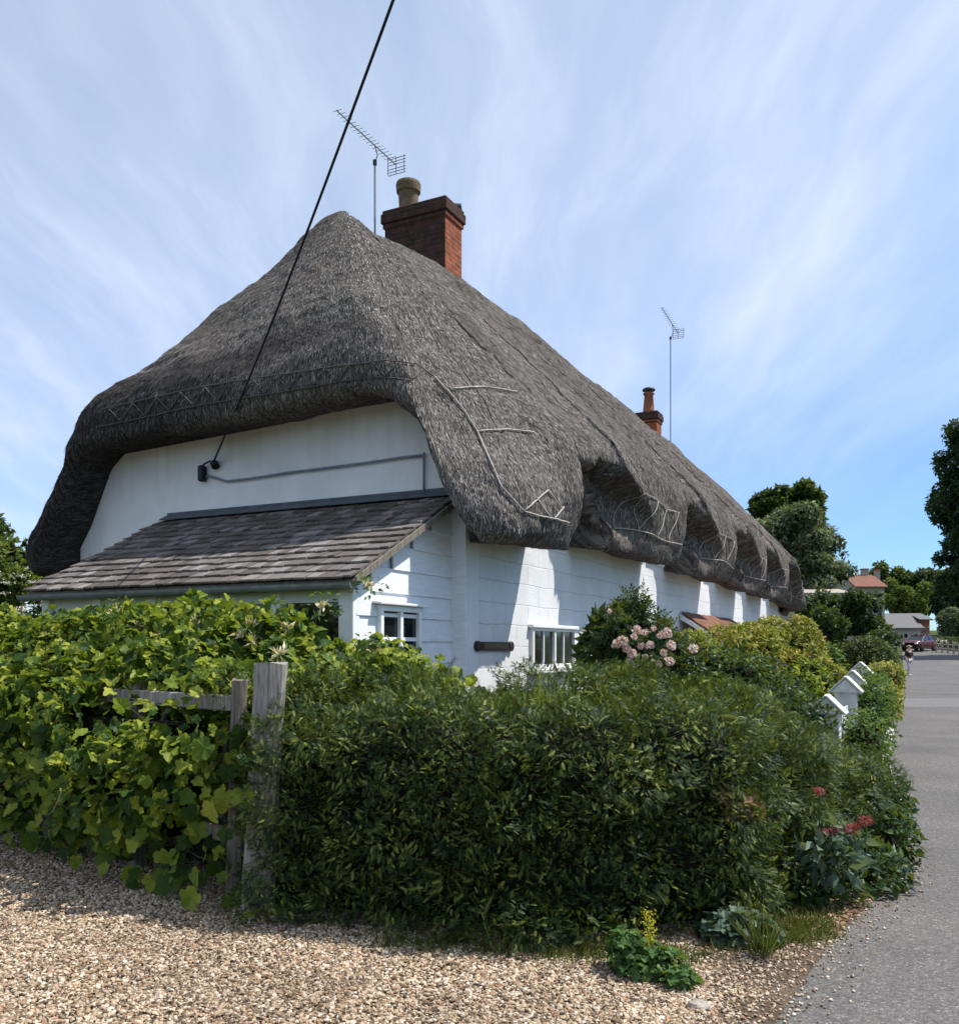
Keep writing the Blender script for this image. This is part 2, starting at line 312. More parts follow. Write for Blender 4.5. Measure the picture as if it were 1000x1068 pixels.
class MB:
    """collects shapes, builds ONE mesh object"""
    def __init__(s): s.v = []; s.f = []; s.m = []; s.mats = []
    def mi(s, mat):
        if mat not in s.mats: s.mats.append(mat)
        return s.mats.index(mat)
    def poly(s, pts, faces, mat):
        b = len(s.v); s.v += [Vector(p) for p in pts]
        k = s.mi(mat)
        for f in faces: s.f.append([b + i for i in f]); s.m.append(k)
    def box(s, c, size, mat, rot=None, bevel=0.0):
        x, y, z = (d / 2 for d in size)
        if bevel > 0:
            b = min(bevel, x * .9, y * .9, z * .9)
            pts = []
            for sz in (-1, 1):
                for ins, zz in ((b, z), (0, z - b)) if sz > 0 else ((0, z - b), (b, z)):
                    pts.append((ins, sz * zz))
            rings = sorted(pts, key=lambda p: p[1])
            vs = []
            for ins, zz in rings:
                a, c2 = x - ins, y - ins
                cb = b * 0.6
                vs += [(-a + cb, -c2, zz), (a - cb, -c2, zz), (a, -c2 + cb, zz), (a, c2 - cb, zz), (a - cb, c2, zz), (-a + cb, c2, zz), (-a, c2 - cb, zz), (-a, -c2 + cb, zz)]
            fs = [list(range(7, -1, -1))]
            for r in range(3):
                for i in range(8):
                    j = (i + 1) % 8
                    fs.append([r * 8 + i, r * 8 + j, (r + 1) * 8 + j, (r + 1) * 8 + i])
            fs.append([24 + i for i in range(8)])
        else:
            vs = [(sx * x, sy * y, sz * z) for sz in (-1, 1) for sx, sy in ((-1, -1), (1, -1), (1, 1), (-1, 1))]
            fs = [[3, 2, 1, 0], [4, 5, 6, 7], [0, 1, 5, 4], [1, 2, 6, 5], [2, 3, 7, 6], [3, 0, 4, 7]]
        M3 = rot if rot is not None else Matrix.Identity(3)
        s.poly([M3 @ Vector(p) + Vector(c) for p in vs], fs, mat)
    def prism(s, pts, vec, mat):
        """closed polygon pts extruded by vec"""
        n = len(pts); vec = Vector(vec)
        v = [Vector(p) for p in pts]; v2 = [p + vec for p in v]
        s.poly(v + v2, [list(range(n))[::-1], list(range(n, 2 * n))] + [[i, (i + 1) % n, n + (i + 1) % n, n + i] for i in range(n)], mat)
    def tube(s, pts, rad, mat, n=8, cap=True):
        pts = [Vector(p) for p in pts]; k = len(pts)
        rad = rad if isinstance(rad, (list, tuple)) else [rad] * k
        rings = []; ref = None
        for i, p in enumerate(pts):
            d = (pts[min(i + 1, k - 1)] - pts[max(i - 1, 0)])
            d = d.normalized() if d.length > 1e-9 else Vector((0, 0, 1))
            if ref is None: ref = Vector((0, 0, 1)) if abs(d.z) < .9 else Vector((1, 0, 0))
            a = (ref - d * ref.dot(d)); a = a.normalized() if a.length > 1e-6 else d.orthogonal().normalized()
            ref = a; b = d.cross(a)
            rings.append([p + (a * math.cos(q) + b * math.sin(q)) * rad[i] for q in (2 * math.pi * j / n for j in range(n))])
        fs = []
        for i in range(k - 1):
            for j in range(n):
                q = (j + 1) % n
                fs.append([i * n + j, i * n + q, (i + 1) * n + q, (i + 1) * n + j])
        if cap: fs += [list(range(n))[::-1], [(k - 1) * n + j for j in range(n)]]
        s.poly([p for r in rings for p in r], fs, mat)
    def lathe(s, c, prof, mat, n=20, rot=None):
        """prof: list of (radius, z)"""
        M3 = rot if rot is not None else Matrix.Identity(3)
        vs = [M3 @ Vector((r * math.cos(2 * math.pi * j / n), r * math.sin(2 * math.pi * j / n), z)) + Vector(c) for r, z in prof for j in range(n)]
        fs = []
        for i in range(len(prof) - 1):
            for j in range(n):
                q = (j + 1) % n
                fs.append([i * n + j, i * n + q, (i + 1) * n + q, (i + 1) * n + j])
        fs += [list(range(n))[::-1], [(len(prof) - 1) * n + j for j in range(n)]]
        s.poly(vs, fs, mat)
    def build(s, name, parent=None, smooth=False):
        me = bpy.data.meshes.new(name)
        me.from_pydata([tuple(v) for v in s.v], [], s.f)
        for m in s.mats: me.materials.append(m)
        me.polygons.foreach_set('material_index', s.m)
        me.polygons.foreach_set('use_smooth', [smooth] * len(s.f))
        me.update()
        return link(name, me, parent)

# ------------------------------------------------------------------ leaf clouds
def norm(a): return a / np.maximum(np.linalg.norm(a, axis=-1, keepdims=True), 1e-9)

def T_blade(l=1.0, w=0.5, fold=0.12, droop=0.15):
    V = np.array([[0, 0, 0], [-w / 2, .4 * l, fold * w], [w / 2, .4 * l, fold * w], [0, l, -droop * l], [0, .45 * l, 0]], float)
    return V, np.array([[0, 4, 1], [0, 2, 4], [1, 4, 3], [4, 2, 3]])
def T_vine():
    H = [(.0, .02), (.14, -.10), (.30, -.10), (.46, .04), (.50, .20), (.43, .30), (.56, .40), (.58, .56), (.46, .66), (.30, .68), (.26, .82), (.12, .95), (0, 1.02)]
    P = H + [(-x * .96, y * 1.02) for x, y in H[-2:0:-1]]
    V = [(x, y, .30 * abs(x) - .30 * y * y + .05 * math.sin(9 * x + 7 * y)) for x, y in P] + [(0, .32, -.03)]
    n = len(P)
    return np.array(V, float), np.array([[n, (i + 1) % n, i] for i in range(n)])
def T_frond(k=10, l=1.0, w=0.32):
    V = []; Fc = []
    for i in range(k + 1): V.append((0, l * i / k, -.10 * (i / k) ** 2))
    for i in range(k):
        y = l * (i + .9) / k; ww = w * (0.55 + .45 * math.sin(math.pi * min(1, (i + 1.2) / k)))
        for sgn in (-1, 1):
            b = len(V); V.append((sgn * ww, y + .10, -.03 - .10 * (i / k) ** 2 + .02 * (i % 3)))
            Fc.append([i, i + 1, b] if sgn < 0 else [i + 1, i, b])
    return np.array(V, float), np.array(Fc)
def T_yew(k=8, w=.24):
    """a feathery spray: thin stem with separate narrow needles either side"""
    V = []; Fc = []
    for i in range(k + 1):
        y = i / k; V += [(-.012, y, -.16 * y * y), (.012, y, -.16 * y * y)]
    for i in range(k): Fc += [[2 * i, 2 * i + 1, 2 * i + 3], [2 * i, 2 * i + 3, 2 * i + 2]]
    for i in range(k + 1):
        y = i / k; ww = w * (.6 + .4 * math.sin(math.pi * min(1, (i + 1.5) / (k + 1))))
        for sg, v0 in ((-1, 2 * i), (1, 2 * i + 1)):
            b = len(V); V += [(sg * .02, y + .055, -.16 * y * y), (sg * ww, y + .13, -.16 * y * y - .05 + .03 * (i % 2))]
            Fc.append([v0, b, b + 1] if sg > 0 else [v0, b + 1, b])
    return np.array(V, float), np.array(Fc)
def T_pinnate(k=3, w=0.26):
    V = []; Fc = []
    def leaf(base, d, l):
        d = np.array(d, float); d /= np.linalg.norm(d); s = np.array([-d[1], d[0], 0])
        b = len(V); base = np.array(base, float)
        V.extend([base, base + d * l * .45 + s * l * w + [0, 0, .03], base + d * l, base + d * l * .45 - s * l * w + [0, 0, .03]])
        Fc.extend([[b, b + 3, b + 2], [b, b + 2, b + 1]])
    for i in range(k):
        y = .15 + .25 * i
        leaf((0, y, 0), (-1, .7, 0), .36); leaf((0, y, 0), (1, .7, 0), .36)
    leaf((0, .15 + .25 * k - .1, 0), (0, 1, 0), .4)
    V0 = np.array(V); b = len(V0)
    V0 = np.vstack([V0, [[-.012, 0, 0], [.012, 0, 0], [0, .8, 0]]]); Fc.append([b, b + 1, b + 2])
    return V0, np.array(Fc)
def T_petalball(k=26):
    V = []; Fc = []; g = 2.399963
    for i in range(k):
        z = 1 - 2 * (i + .5) / k; r = math.sqrt(max(0, 1 - z * z)); a = g * i
        n = np.array([r * math.cos(a), r * math.sin(a), z]); t = norm(np.cross(n, [0.3, 0.2, 1.0])); u = np.cross(n, t)
        rr = .55 + .45 * ((i * 7) % 5) / 5; q = .42
        b = len(V); tw = a * 1.3; t2 = t * math.cos(tw) + u * math.sin(tw); u2 = np.cross(n, t2)
        V.extend([n * rr * .45, n * rr + t2 * q, n * (rr * 1.1) + u2 * q, n * rr - t2 * q])
        Fc.extend([[b, b + 1, b + 2], [b, b + 2, b + 3]])
    return np.array(V), np.array(Fc)
def T_icosa():
    t = (1 + 5 ** .5) / 2
    V = norm(np.array([(-1, t, 0), (1, t, 0), (-1, -t, 0), (1, -t, 0), (0, -1, t), (0, 1, t), (0, -1, -t), (0, 1, -t), (t, 0, -1), (t, 0, 1), (-t, 0, -1), (-t, 0, 1)], float))
    Fc = np.array([(0, 11, 5), (0, 5, 1), (0, 1, 7), (0, 7, 10), (0, 10, 11), (1, 5, 9), (5, 11, 4), (11, 10, 2), (10, 7, 6), (7, 1, 8), (3, 9, 4), (3, 4, 2), (3, 2, 6), (3, 6, 8), (3, 8, 9), (4, 9, 5), (2, 4, 11), (6, 2, 10), (8, 6, 7), (9, 8, 1)])
    return V, Fc
TB, TV, TF, TP, TR, TI = T_blade(), T_vine(), T_frond(), T_pinnate(), T_petalball(), T_icosa()

def scatter(T, pos, ydir, nrm, size, stretch=None):
    """instances template T: local y along ydir, z along nrm -> (V, F)"""
    V, Fc = T; n = len(pos)
    y = norm(ydir); x = norm(np.cross(y, nrm)); z = np.cross(x, y)
    Rm = np.stack([x, y, z], axis=2)                     # columns
    L = V[None, :, :] * (size[:, None, None] if size.ndim == 1 else size[:, None, :])
    W = np.einsum('nij,nkj->nki', Rm, L) + pos[:, None, :]
    FF = Fc[None] + (np.arange(n) * len(V))[:, None, None]
    return W.reshape(-1, 3), FF.reshape(-1, Fc.shape[1])

def join(parts):
    Vs, Fs, Ms = [], [], []; b = 0
    for V, Fc, m in parts:
        Vs.append(V); Fs.append(Fc + b); Ms.append(np.full(len(Fc), m)); b += len(V)
    return np.vstack(Vs), Fs, np.concatenate(Ms)

def wobble(p, sc, amp, seed=0):
    q = p * sc + seed * 1.7
    return amp * (np.sin(q[:, 0] * 1.3 + 2.1 * np.sin(q[:, 1] * .9)) + np.sin(q[:, 1] * 1.7 + 1.3 * np.sin(q[:, 2] * 1.1)) + np.sin(q[:, 2] * 2.1 + 1.7 * np.sin(q[:, 0] * .7)) + .6 * np.sin(q[:, 0] * 3.7 + q[:, 2] * 2.9) + .6 * np.sin(q[:, 1] * 4.1 - q[:, 2] * 3.3)) / 3

def sdf(prims, p):
    d = np.full(len(p), 1e9)
    for pr in prims:
        if pr[0] == 'e':
            c, r = np.array(pr[1], float), np.array(pr[2], float)
            k = np.linalg.norm((p - c) / r, axis=1)
            e = (k - 1) * r.min()
        else:
            _, a, b, hw, z0, h0, h1, rr = pr
            a = np.array(a, float); b = np.array(b, float); ab = b - a
            t = np.clip(((p[:, :2] - a) @ ab) / (ab @ ab), 0, 1)
            dp = np.linalg.norm(p[:, :2] - (a + t[:, None] * ab), axis=1)
            h = h0 + (h1 - h0) * t
            q = np.stack([dp - (hw - rr), np.abs(p[:, 2] - z0 - h / 2) - (h / 2 - rr)], 1)
            e = np.linalg.norm(np.maximum(q, 0), axis=1) + np.minimum(q.max(1), 0) - rr
        d = np.minimum(d, e)
    return d

def bounds(prims, pad=.4):
    lo = np.full(3, 1e9); hi = -lo
    for pr in prims:
        if pr[0] == 'e': a = np.array(pr[1]) - pr[2]; b = np.array(pr[1]) + pr[2]
        else:
            xy = np.array([pr[1], pr[2]]); a = np.array([*(xy.min(0) - pr[3]), pr[4]]); b = np.array([*(xy.max(0) + pr[3]), pr[4] + max(pr[5], pr[6])])
        lo = np.minimum(lo, a); hi = np.maximum(hi, b)
    return lo - pad, hi + pad

def shell(prims, n, depth, wob=(1.6, .1), zmin=0.02, seed=0, keep=None, dens=None):
    lo, hi = bounds(prims); out = []; tot = 0
    f = lambda p: sdf(prims, p) + wobble(p, wob[0], wob[1], seed)
    for _ in range(400):
        p = RNG.uniform(lo, hi, (60000, 3)); p = p[p[:, 2] > zmin]
        d = f(p); k = (d < 0.0) & (d > -depth)
        k &= RNG.random(len(p)) < np.exp(d / depth * 1.2)
        p = p[k]
        if keep is not None: p = p[keep(p)]
        out.append(p); tot += len(p)
        if tot >= n: break
    p = np.vstack(out)[:n]
    e = .03; d0 = f(p)
    g = np.stack([f(p + np.array(v) * e) - d0 for v in ((1, 0, 0), (0, 1, 0), (0, 0, 1))], 1)
    return p, norm(g)

def rnd_dir(n): return norm(RNG.normal(size=(n, 3)))

def foliage(prims, n, depth, T, size, wob=(1.6, .1), up=.4, jit=.7, seed=0, out=.5, droop=0., keep=None):
    """leaf positions on the outer shell of the prims, each with its own direction and tilt"""
    p, g = shell(prims, n, depth, wob, seed=seed, keep=keep)
    n = len(p)
    U = np.array([[0, 0, 1.0]])
    nr = norm(g * .6 + U * up + rnd_dir(n) * jit)
    yd = norm(g * out + rnd_dir(n) * .8 - U * droop)
    yd = norm(yd - nr * np.sum(yd * nr, 1, keepdims=True) * .75)
    s = size * RNG.uniform(.5, 1.3, n)
    return scatter(T, p, yd, nr, s)

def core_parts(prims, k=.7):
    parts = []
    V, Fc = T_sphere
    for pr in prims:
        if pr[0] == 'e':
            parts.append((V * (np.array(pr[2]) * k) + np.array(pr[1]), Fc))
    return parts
def mk_sphere(a=10, b=14):
    V = [(0, 0, -1)]
    for i in range(1, a):
        th = math.pi * i / a - math.pi / 2
        for j in range(b): V.append((math.cos(th) * math.cos(2 * math.pi * j / b), math.cos(th) * math.sin(2 * math.pi * j / b), math.sin(th)))
    V.append((0, 0, 1)); Fc = []
    for j in range(b): Fc.append((0, 1 + (j + 1) % b, 1 + j))
    for i in range(a - 2):
        for j in range(b):
            p, q = 1 + i * b + j, 1 + i * b + (j + 1) % b
            Fc += [(p, q, q + b), (p, q + b, p + b)]
    t = len(V) - 1
    for j in range(b): Fc.append((t, 1 + (a - 2) * b + j, 1 + (a - 2) * b + (j + 1) % b))
    return np.array(V), np.array(Fc)
T_sphere = mk_sphere()

def shrub(name, prims, n, T, size, mat, label, cat, depth=.22, core=.7, parent=None, group=None, lump=0, **kw):
    if lump: prims = lumps(prims, lump, (.38, .6), .72)
    V, Fc = foliage(prims, n, depth, T, size, **kw)
    parts = [(V, Fc, 0)]
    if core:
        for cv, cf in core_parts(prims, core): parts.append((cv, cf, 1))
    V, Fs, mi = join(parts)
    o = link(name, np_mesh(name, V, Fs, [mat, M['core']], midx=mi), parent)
    if label: tag(o, label, cat, group)
    return o

def lumps(pr, k=9, rad=(.30, .52), fill=.80, zsq=1.0):
    """break each big ellipsoid into many small boughs so the outline is uneven and the sky shows through"""
    out = []
    for p in pr:
        c, r = np.array(p[1], float), np.array(p[2], float)
        for i in range(k):
            d = RNG.normal(size=3); d /= np.linalg.norm(d); f = fill * RNG.uniform(.45, 1.0) ** .6
            s = RNG.uniform(*rad)
            out.append(('e', tuple(c + d * r * f), tuple(np.maximum(r * s * RNG.uniform(.8, 1.2, 3), .02))))
    return out
# ------------------------------------------------------------------ world, sun, camera
SUN = Vector((0.4975, 0.05, 0.866)).normalized()
w = bpy.data.worlds.new('World'); scene.world = w; w.use_nodes = True
nt = w.node_tree; nt.nodes.clear(); h = N(nt)
sky = h.n('ShaderNodeTexSky', sky_type='NISHITA', sun_disc=False, sun_elevation=math.asin(SUN.z), sun_rotation=math.atan2(SUN.x, SUN.y), altitude=80.0, air_density=1.0, dust_density=0.25, ozone_density=2.5)
gen = h.n('ShaderNodeTexCoord').outputs['Generated']
sp = h.n('ShaderNodeSeparateXYZ', {0: gen})
den = h.math('ADD', h.math('MAXIMUM', sp.outputs[2], 0.0), 0.16)
cu = h.math('DIVIDE', sp.outputs[0], den); cv = h.math('DIVIDE', sp.outputs[1], den)
cp = h.n('ShaderNodeCombineXYZ', {0: cu, 1: cv, 2: 0.0}).outputs[0]
warp = h.n('ShaderNodeTexNoise', {'Vector': cp, 'Scale': 0.9, 'Detail': 4.0}).outputs[1]
cpw = h.n('ShaderNodeVectorMath', {0: cp, 1: h.vscale(warp, (0.45, 0.45, 0))}, operation='ADD').outputs[0]
rot = h.n('ShaderNodeMapping', {'Vector': cpw, 'Rotation': (0, 0, R(38)), 'Scale': (2.6, 0.55, 1)}).outputs[0]
c1 = h.n('ShaderNodeTexNoise', {'Vector': rot, 'Scale': 1.5, 'Detail': 14.0, 'Roughness': 0.60}).outputs[0]
c2 = h.n('ShaderNodeTexNoise', {'Vector': cp, 'Scale': 0.55, 'Detail': 4.0, 'Roughness': 0.5}).outputs[0]
cl = h.math('ADD', h.math('MULTIPLY', c1, 0.6), h.math('MULTIPLY', c2, 0.5))
cf = h.ramp(cl, [(0.36, (0.22,) * 3), (0.54, (0.38,) * 3), (0.74, (0.66,) * 3)])
# thin the cirrus towards the low right-hand sky, where the photograph is a clear blue
low = h.n('ShaderNodeMapRange', {0: h.math('SUBTRACT', sp.outputs[2], h.math('MULTIPLY', sp.outputs[0], 0.30)), 1: -0.02, 2: 0.26, 3: 0.16, 4: 1.0}).outputs[0]
cf = h.math('MULTIPLY', cf, low)
tint = h.ramp(h.n('ShaderNodeMapRange', {0: sp.outputs[2], 1: 0.0, 2: 0.5}).outputs[0], [(0.0, (0.50, 0.74, 1.0)), (0.40, (0.52, 0.74, 1.02)), (1.0, (0.80, 0.98, 1.05))])
blue = h.mix(1.0, sky.outputs[0], tint, 'MULTIPLY')
skyc = h.mix(cf, blue, (6.9, 7.3, 7.9))
bg = h.n('ShaderNodeBackground', {'Color': skyc, 'Strength': 0.092})
wo = h.n('ShaderNodeOutputWorld'); nt.links.new(bg.outputs[0], wo.inputs[0])

sl = bpy.data.lights.new('sun', 'SUN'); sl.energy = 3.7; sl.angle = R(0.55); sl.color = (1.0, 0.955, 0.88)
so = link('sun', sl); so.rotation_euler = (-SUN).to_track_quat('-Z', 'Y').to_euler(); so.location = (20, 0, 40)

cam = bpy.data.cameras.new('camera'); co = link('camera', cam); scene.camera = co
co.location = (0, 0, EYE); co.rotation_euler = (R(90), 0, 0)
cam.sensor_fit = 'VERTICAL'; cam.sensor_height = 24; cam.sensor_width = 24
cam.lens = 24 * F / 1068; cam.shift_y = 142 / 1068; cam.clip_start = 0.05; cam.clip_end = 3000
vs = scene.view_settings; vs.view_transform = 'Standard'; vs.look = 'None'; vs.gamma = 1; vs.exposure = 0.84; vs.use_curve_mapping = False
scene.cycles.max_bounces = 8; scene.cycles.transparent_max_bounces = 8

# ------------------------------------------------------------------ ground, road, gravel
def sheet(name, rows, mat, dz, kind='structure'):
    """rows: list of (Y, Xleft, Xright); follows the ground"""
    V = []; Fc = []
    for Y, a, b in rows:
        k = 9
        for i in range(k):
            X = a + (b - a) * i / (k - 1); V.append((X, Y, float(ground_z(X, Y)) + dz))
    for r in range(len(rows) - 1):
        for i in range(8):
            q = r * 9 + i; Fc.append((q, q + 1, q + 10, q + 9))
    o = link(name, np_mesh(name, np.array(V), np.array(Fc), mat, smooth=True))
    return tag(o, kind=kind)
sheet('ground', [(y, -900, 900) for y in (-300, -60, -10, 0, 20, 40, 50, 55, 60, 65, 70, 75, 80, 85, 90, 100, 115, 130, 300, 700, 1500)], M['meadow'], -0.004)
EDGE = [(-40, -3.2), (-5, -0.6), (2, 0.75), (3.8, 1.2), (4.8, 1.82), (6.0, 2.7), (7.2, 3.42), (9.0, 4.2), (12, 5.45), (30, 14.1), (60, 28.5), (90, 42.6), (110, 48), (130, 50), (170, 48)]
def edge_x(Y): return float(np.interp(Y, [e[0] for e in EDGE], [e[1] for e in EDGE]))
ys = [-40, -20, -5, 0, 2, 3, 3.8, 4.3, 4.8, 5.4, 6, 6.6, 7.2, 8, 9, 10.5, 12, 20, 30, 40, 50, 55, 60, 65, 70, 75, 80, 85, 90, 100, 110, 130, 170]
sheet('road', [(y, edge_x(y), edge_x(y) + 6.4 + (0 if y > 12 else 2)) for y in ys], M['asphalt'], 0.004)
tag(link('road_repair_patch', np_mesh('road_repair_patch', np.array([(11.2, 24, .008), (17.3, 24, .008), (19.2, 28.3, .008), (13.4, 28.3, .008)]), np.array([[0, 1, 2, 3]]), M['patch'])), kind='structure')
sheet('far_pavement', [(y, edge_x(y) + 6.55, edge_x(y) + 8.3) for y in ys if y > 12], M['kerb'], 0.10)
# gravel drive and soil verge
VERGE = [(-12, -1.0), (2, 0.40), (3.4, 0.72), (4.2, 0.98), (4.7, 1.15), (5.2, 1.5), (6.5, 2.1), (8.5, 3.0)]
def verge_x(Y): return float(np.interp(Y, [e[0] for e in VERGE], [e[1] for e in VERGE]))
gy = [-12, -4, 0, 2, 3.4, 4.2, 4.7, 5.2, 6.5, 8.5, 9.6]
sheet('gravel_drive', [(y, -14, verge_x(y)) for y in gy], M['gravel'], 0.003)
sheet('soil_verge', [(y, verge_x(y) - .02, edge_x(y) + .06) for y in (2, 3.4, 3.8, 4.2, 4.8, 5.2, 5.6, 6.0, 6.5, 7.2, 8.0, 8.5)], M['soil'], 0.0062)
sheet('garden_soil', [(y, edge_x(y) - 6.5, edge_x(y) + .02) for y in (8.6, 10, 12, 20, 30)], M['soil'], 0.002)
# raised kerb stones, mostly under the plants
kb = MB()
for i in range(11):
    y0 = 6.6 + i * .92; y1 = y0 + .9
    a = Vector((edge_x(y0) - .02, y0, 0)); b = Vector((edge_x(y1) - .02, y1, 0)); d = (b - a)
    ang = math.atan2(d.y, d.x)
    kb.box((a + b) / 2 + Vector((0, 0, .03)), (d.length, .13, .17), M['kerb'], Matrix.Rotation(ang, 3, 'Z'), .02)
tag(kb.build('kerb'), kind='structure')

def stones(name, P, smin, smax, mat, label=None):
    n = len(P); V, Fc = TI
    s = RNG.uniform(smin, smax, n)[:, None] * RNG.uniform(.55, 1.3, (n, 3)) * np.array([1, 1, .62])
    W, FF = scatter((V * RNG.uniform(.85, 1.15, V.shape), Fc), P, norm(RNG.normal(size=(n, 3)) * [1, 1, .35]), norm(rnd_dir(n) * .5 + [0, 0, 1]), s)
    o = link(name, np_mesh(name, W, FF, mat, smooth=False)); return tag(o, kind='stuff')
P = []
while sum(len(p) for p in P) < 90000:
    y = RNG.uniform(3.3, 9.0, 60000); x = RNG.uniform(-5.2, 1.25, 60000)
    vx = np.interp(y, [e[0] for e in VERGE], [e[1] for e in VERGE])
    far = np.interp(x, [-5.5, -3.1, -1.4, 0, .8, 1.3], [9.3, 7.7, 5.9, 5.3, 5.1, 5.3])
    edge = vx + .05 + .22 * np.sin(y * 5) * .5
    k = (x < edge + RNG.exponential(.07, len(x)) - .05) & (y < far) & (np.abs(x) < .56 * y + .15) & (RNG.random(len(x)) < np.clip((4.6 / y) ** 1.6, 0, 1))
    P.append(np.stack([x[k], y[k], RNG.uniform(.004, .016, k.sum())], 1))
P = np.vstack(P)[:90000]
stones('gravel_pebbles', P, .0055, .0135, M['pebble'])
# strays on the verge and road edge
y = RNG.uniform(3.5, 6.6, 7000); ex = np.interp(y, [e[0] for e in EDGE], [e[1] for e in EDGE])
x = ex + RNG.normal(-.30, .24, len(y)); k = x < ex + .35
stones('stray_pebbles', np.stack([x[k], y[k], np.full(k.sum(), .010)], 1), .004, .011, M['pebble'])

# ------------------------------------------------------------------ the cottage (local frame: x along the road front, y across the gable)
HA = math.atan2(.893, .451)
HO = Vector((-.126, 9.0, 0))
cottage = empty('thatched_cottage', HO, HA, label='long white thatched cottage with deep scalloped eaves and lean-to porch', cat='cottage')
HM = Matrix.Translation(HO) @ Matrix.Rotation(HA, 4, 'Z'); HI = HM.inverted()
def loc(px, py, plane, val):
    """house-local point seen at a pixel, on the local plane x=val ('t'), y=val ('w')"""
    o = HI @ Vector((0, 0, EYE)); d = (HI.to_3x3() @ Vector(((px - CX) / F, 1, (HY - py) / F)))
    i = 0 if plane == 't' else 1
    k = (val - o[i]) / d[i]; return o + d * k
L, W = 20.9, 5.5
RIDGE_W, RIDGE_Z = 2.75, 7.38
# --- thatch
def splay(t):
    """the cheeks of each opening narrow towards the wall"""
    for c in NOTCH:
        d = t - c; x = abs(d) / (.84 if d < 0 else .70)
        if x < 1.8:
            f = x if x <= 1 else max(0, 1 - (x - 1) / .8)
            return (.21 if d < 0 else -.06) * f
    return 0.0
NOTCH = [2.12, 6.78, 10.95, 14.6, 18.2]
def smooth(a, b, x):
    t = min(1, max(0, (x - a) / (b - a))); return t * t * (3 - 2 * t)
def notch(t):
    b = 0
    for c in NOTCH:
        d = t - c
        k = abs(d) / (.84 if d < 0 else .70)
        if k < 1: b = max(b, (1 - k ** 4.5) ** (1 / 3) if d < 0 else (1 - k ** 2.6) ** (1 / 2.4))
    return b
GW = [-.75, -.42, -.2, .06, .28, .55, .83, 1.6, 2.4, 4.3, 4.85, 5.08, 5.45, 5.85, 6.25]
GZ = [2.58, 2.60, 2.80, 3.36, 3.83, 4.05, 4.13, 4.12, 4.06, 3.99, 3.97, 3.80, 3.10, 2.55, 2.52]
per = []   # (t, w, dir_t, dir_w, zb, thickness, t_ridge, side)
def ridge_t(t): return min(max(t, 1.75), L - 1.75)
rr = .6
def long_zb(t): return 2.62 + .28 * smooth(0, 4.5, t) + .03 * math.sin(t * 2.3) - .1 * smooth(18.5, 21, t)
ts = sorted(set(np.linspace(L, 12, 130)) | set(np.linspace(11.95, 0.0, 250)) | {c + sg * e for c in NOTCH for sg, w_n in ((-1, .84), (1, .70)) for e in (w_n * .90, w_n * .96, w_n * .985, w_n * .997, w_n * 1.0, w_n * 1.03)}, reverse=True)
for t in ts: per.append((t, -.75, 0, -1, long_zb(t), .30, ridge_t(t), 'L'))
for i in range(1, 22):
    a = math.pi / 2 * i / 22
    t = -rr * math.sin(a); w_ = -.15 - rr * math.cos(a)
    per.append((t, w_, -math.sin(a), -math.cos(a), float(np.interp(w_, GW, GZ)) if t < -.2 else 2.62, .32, 1.75, 'C'))
for w_ in np.linspace(-.15, 5.65, 150):
    per.append((-rr, w_, -1, 0, float(np.interp(w_, GW, GZ)), .29, 1.75, 'G'))
for i in range(1, 16):
    a = math.pi / 2 * i / 16
    t = -rr * math.cos(a); w_ = 5.65 + rr * math.sin(a)
    per.append((t, w_, -math.cos(a), math.sin(a), float(np.interp(w_, GW, GZ)), .32, 1.75, 'C'))
for t in np.linspace(0, L, 90): per.append((t, 6.25, 0, 1, 2.55, .3, ridge_t(t), 'B'))
for i in range(1, 12):
    a = math.pi / 2 * i / 12
    per.append((L + rr * math.sin(a), 5.65 + rr * math.cos(a), math.sin(a), math.cos(a), 2.6, .3, L - 1.75, 'C'))
for w_ in np.linspace(5.65, -.15, 50):
    z = 2.6 + 1.2 * smooth(5.6, 4.6, w_) * smooth(-.1, .9, w_)
    per.append((L + rr, w_, 1, 0, z, .3, L - 1.75, 'F'))
for i in range(1, 12):
    a = math.pi / 2 * i / 12
    per.append((L + rr * math.cos(a), -.15 - rr * math.sin(a), math.cos(a), -math.sin(a), 2.75, .3, L - 1.75, 'C'))
per.append(per[0])
NP = len(per)
S1 = np.concatenate([[0, .012, .03], np.linspace(.05, .93, 64)])
NB, NS = 26, 9
NJ = len(S1) + NB + NS
G = np.zeros((NP, NJ, 3)); arc = np.zeros(NP)
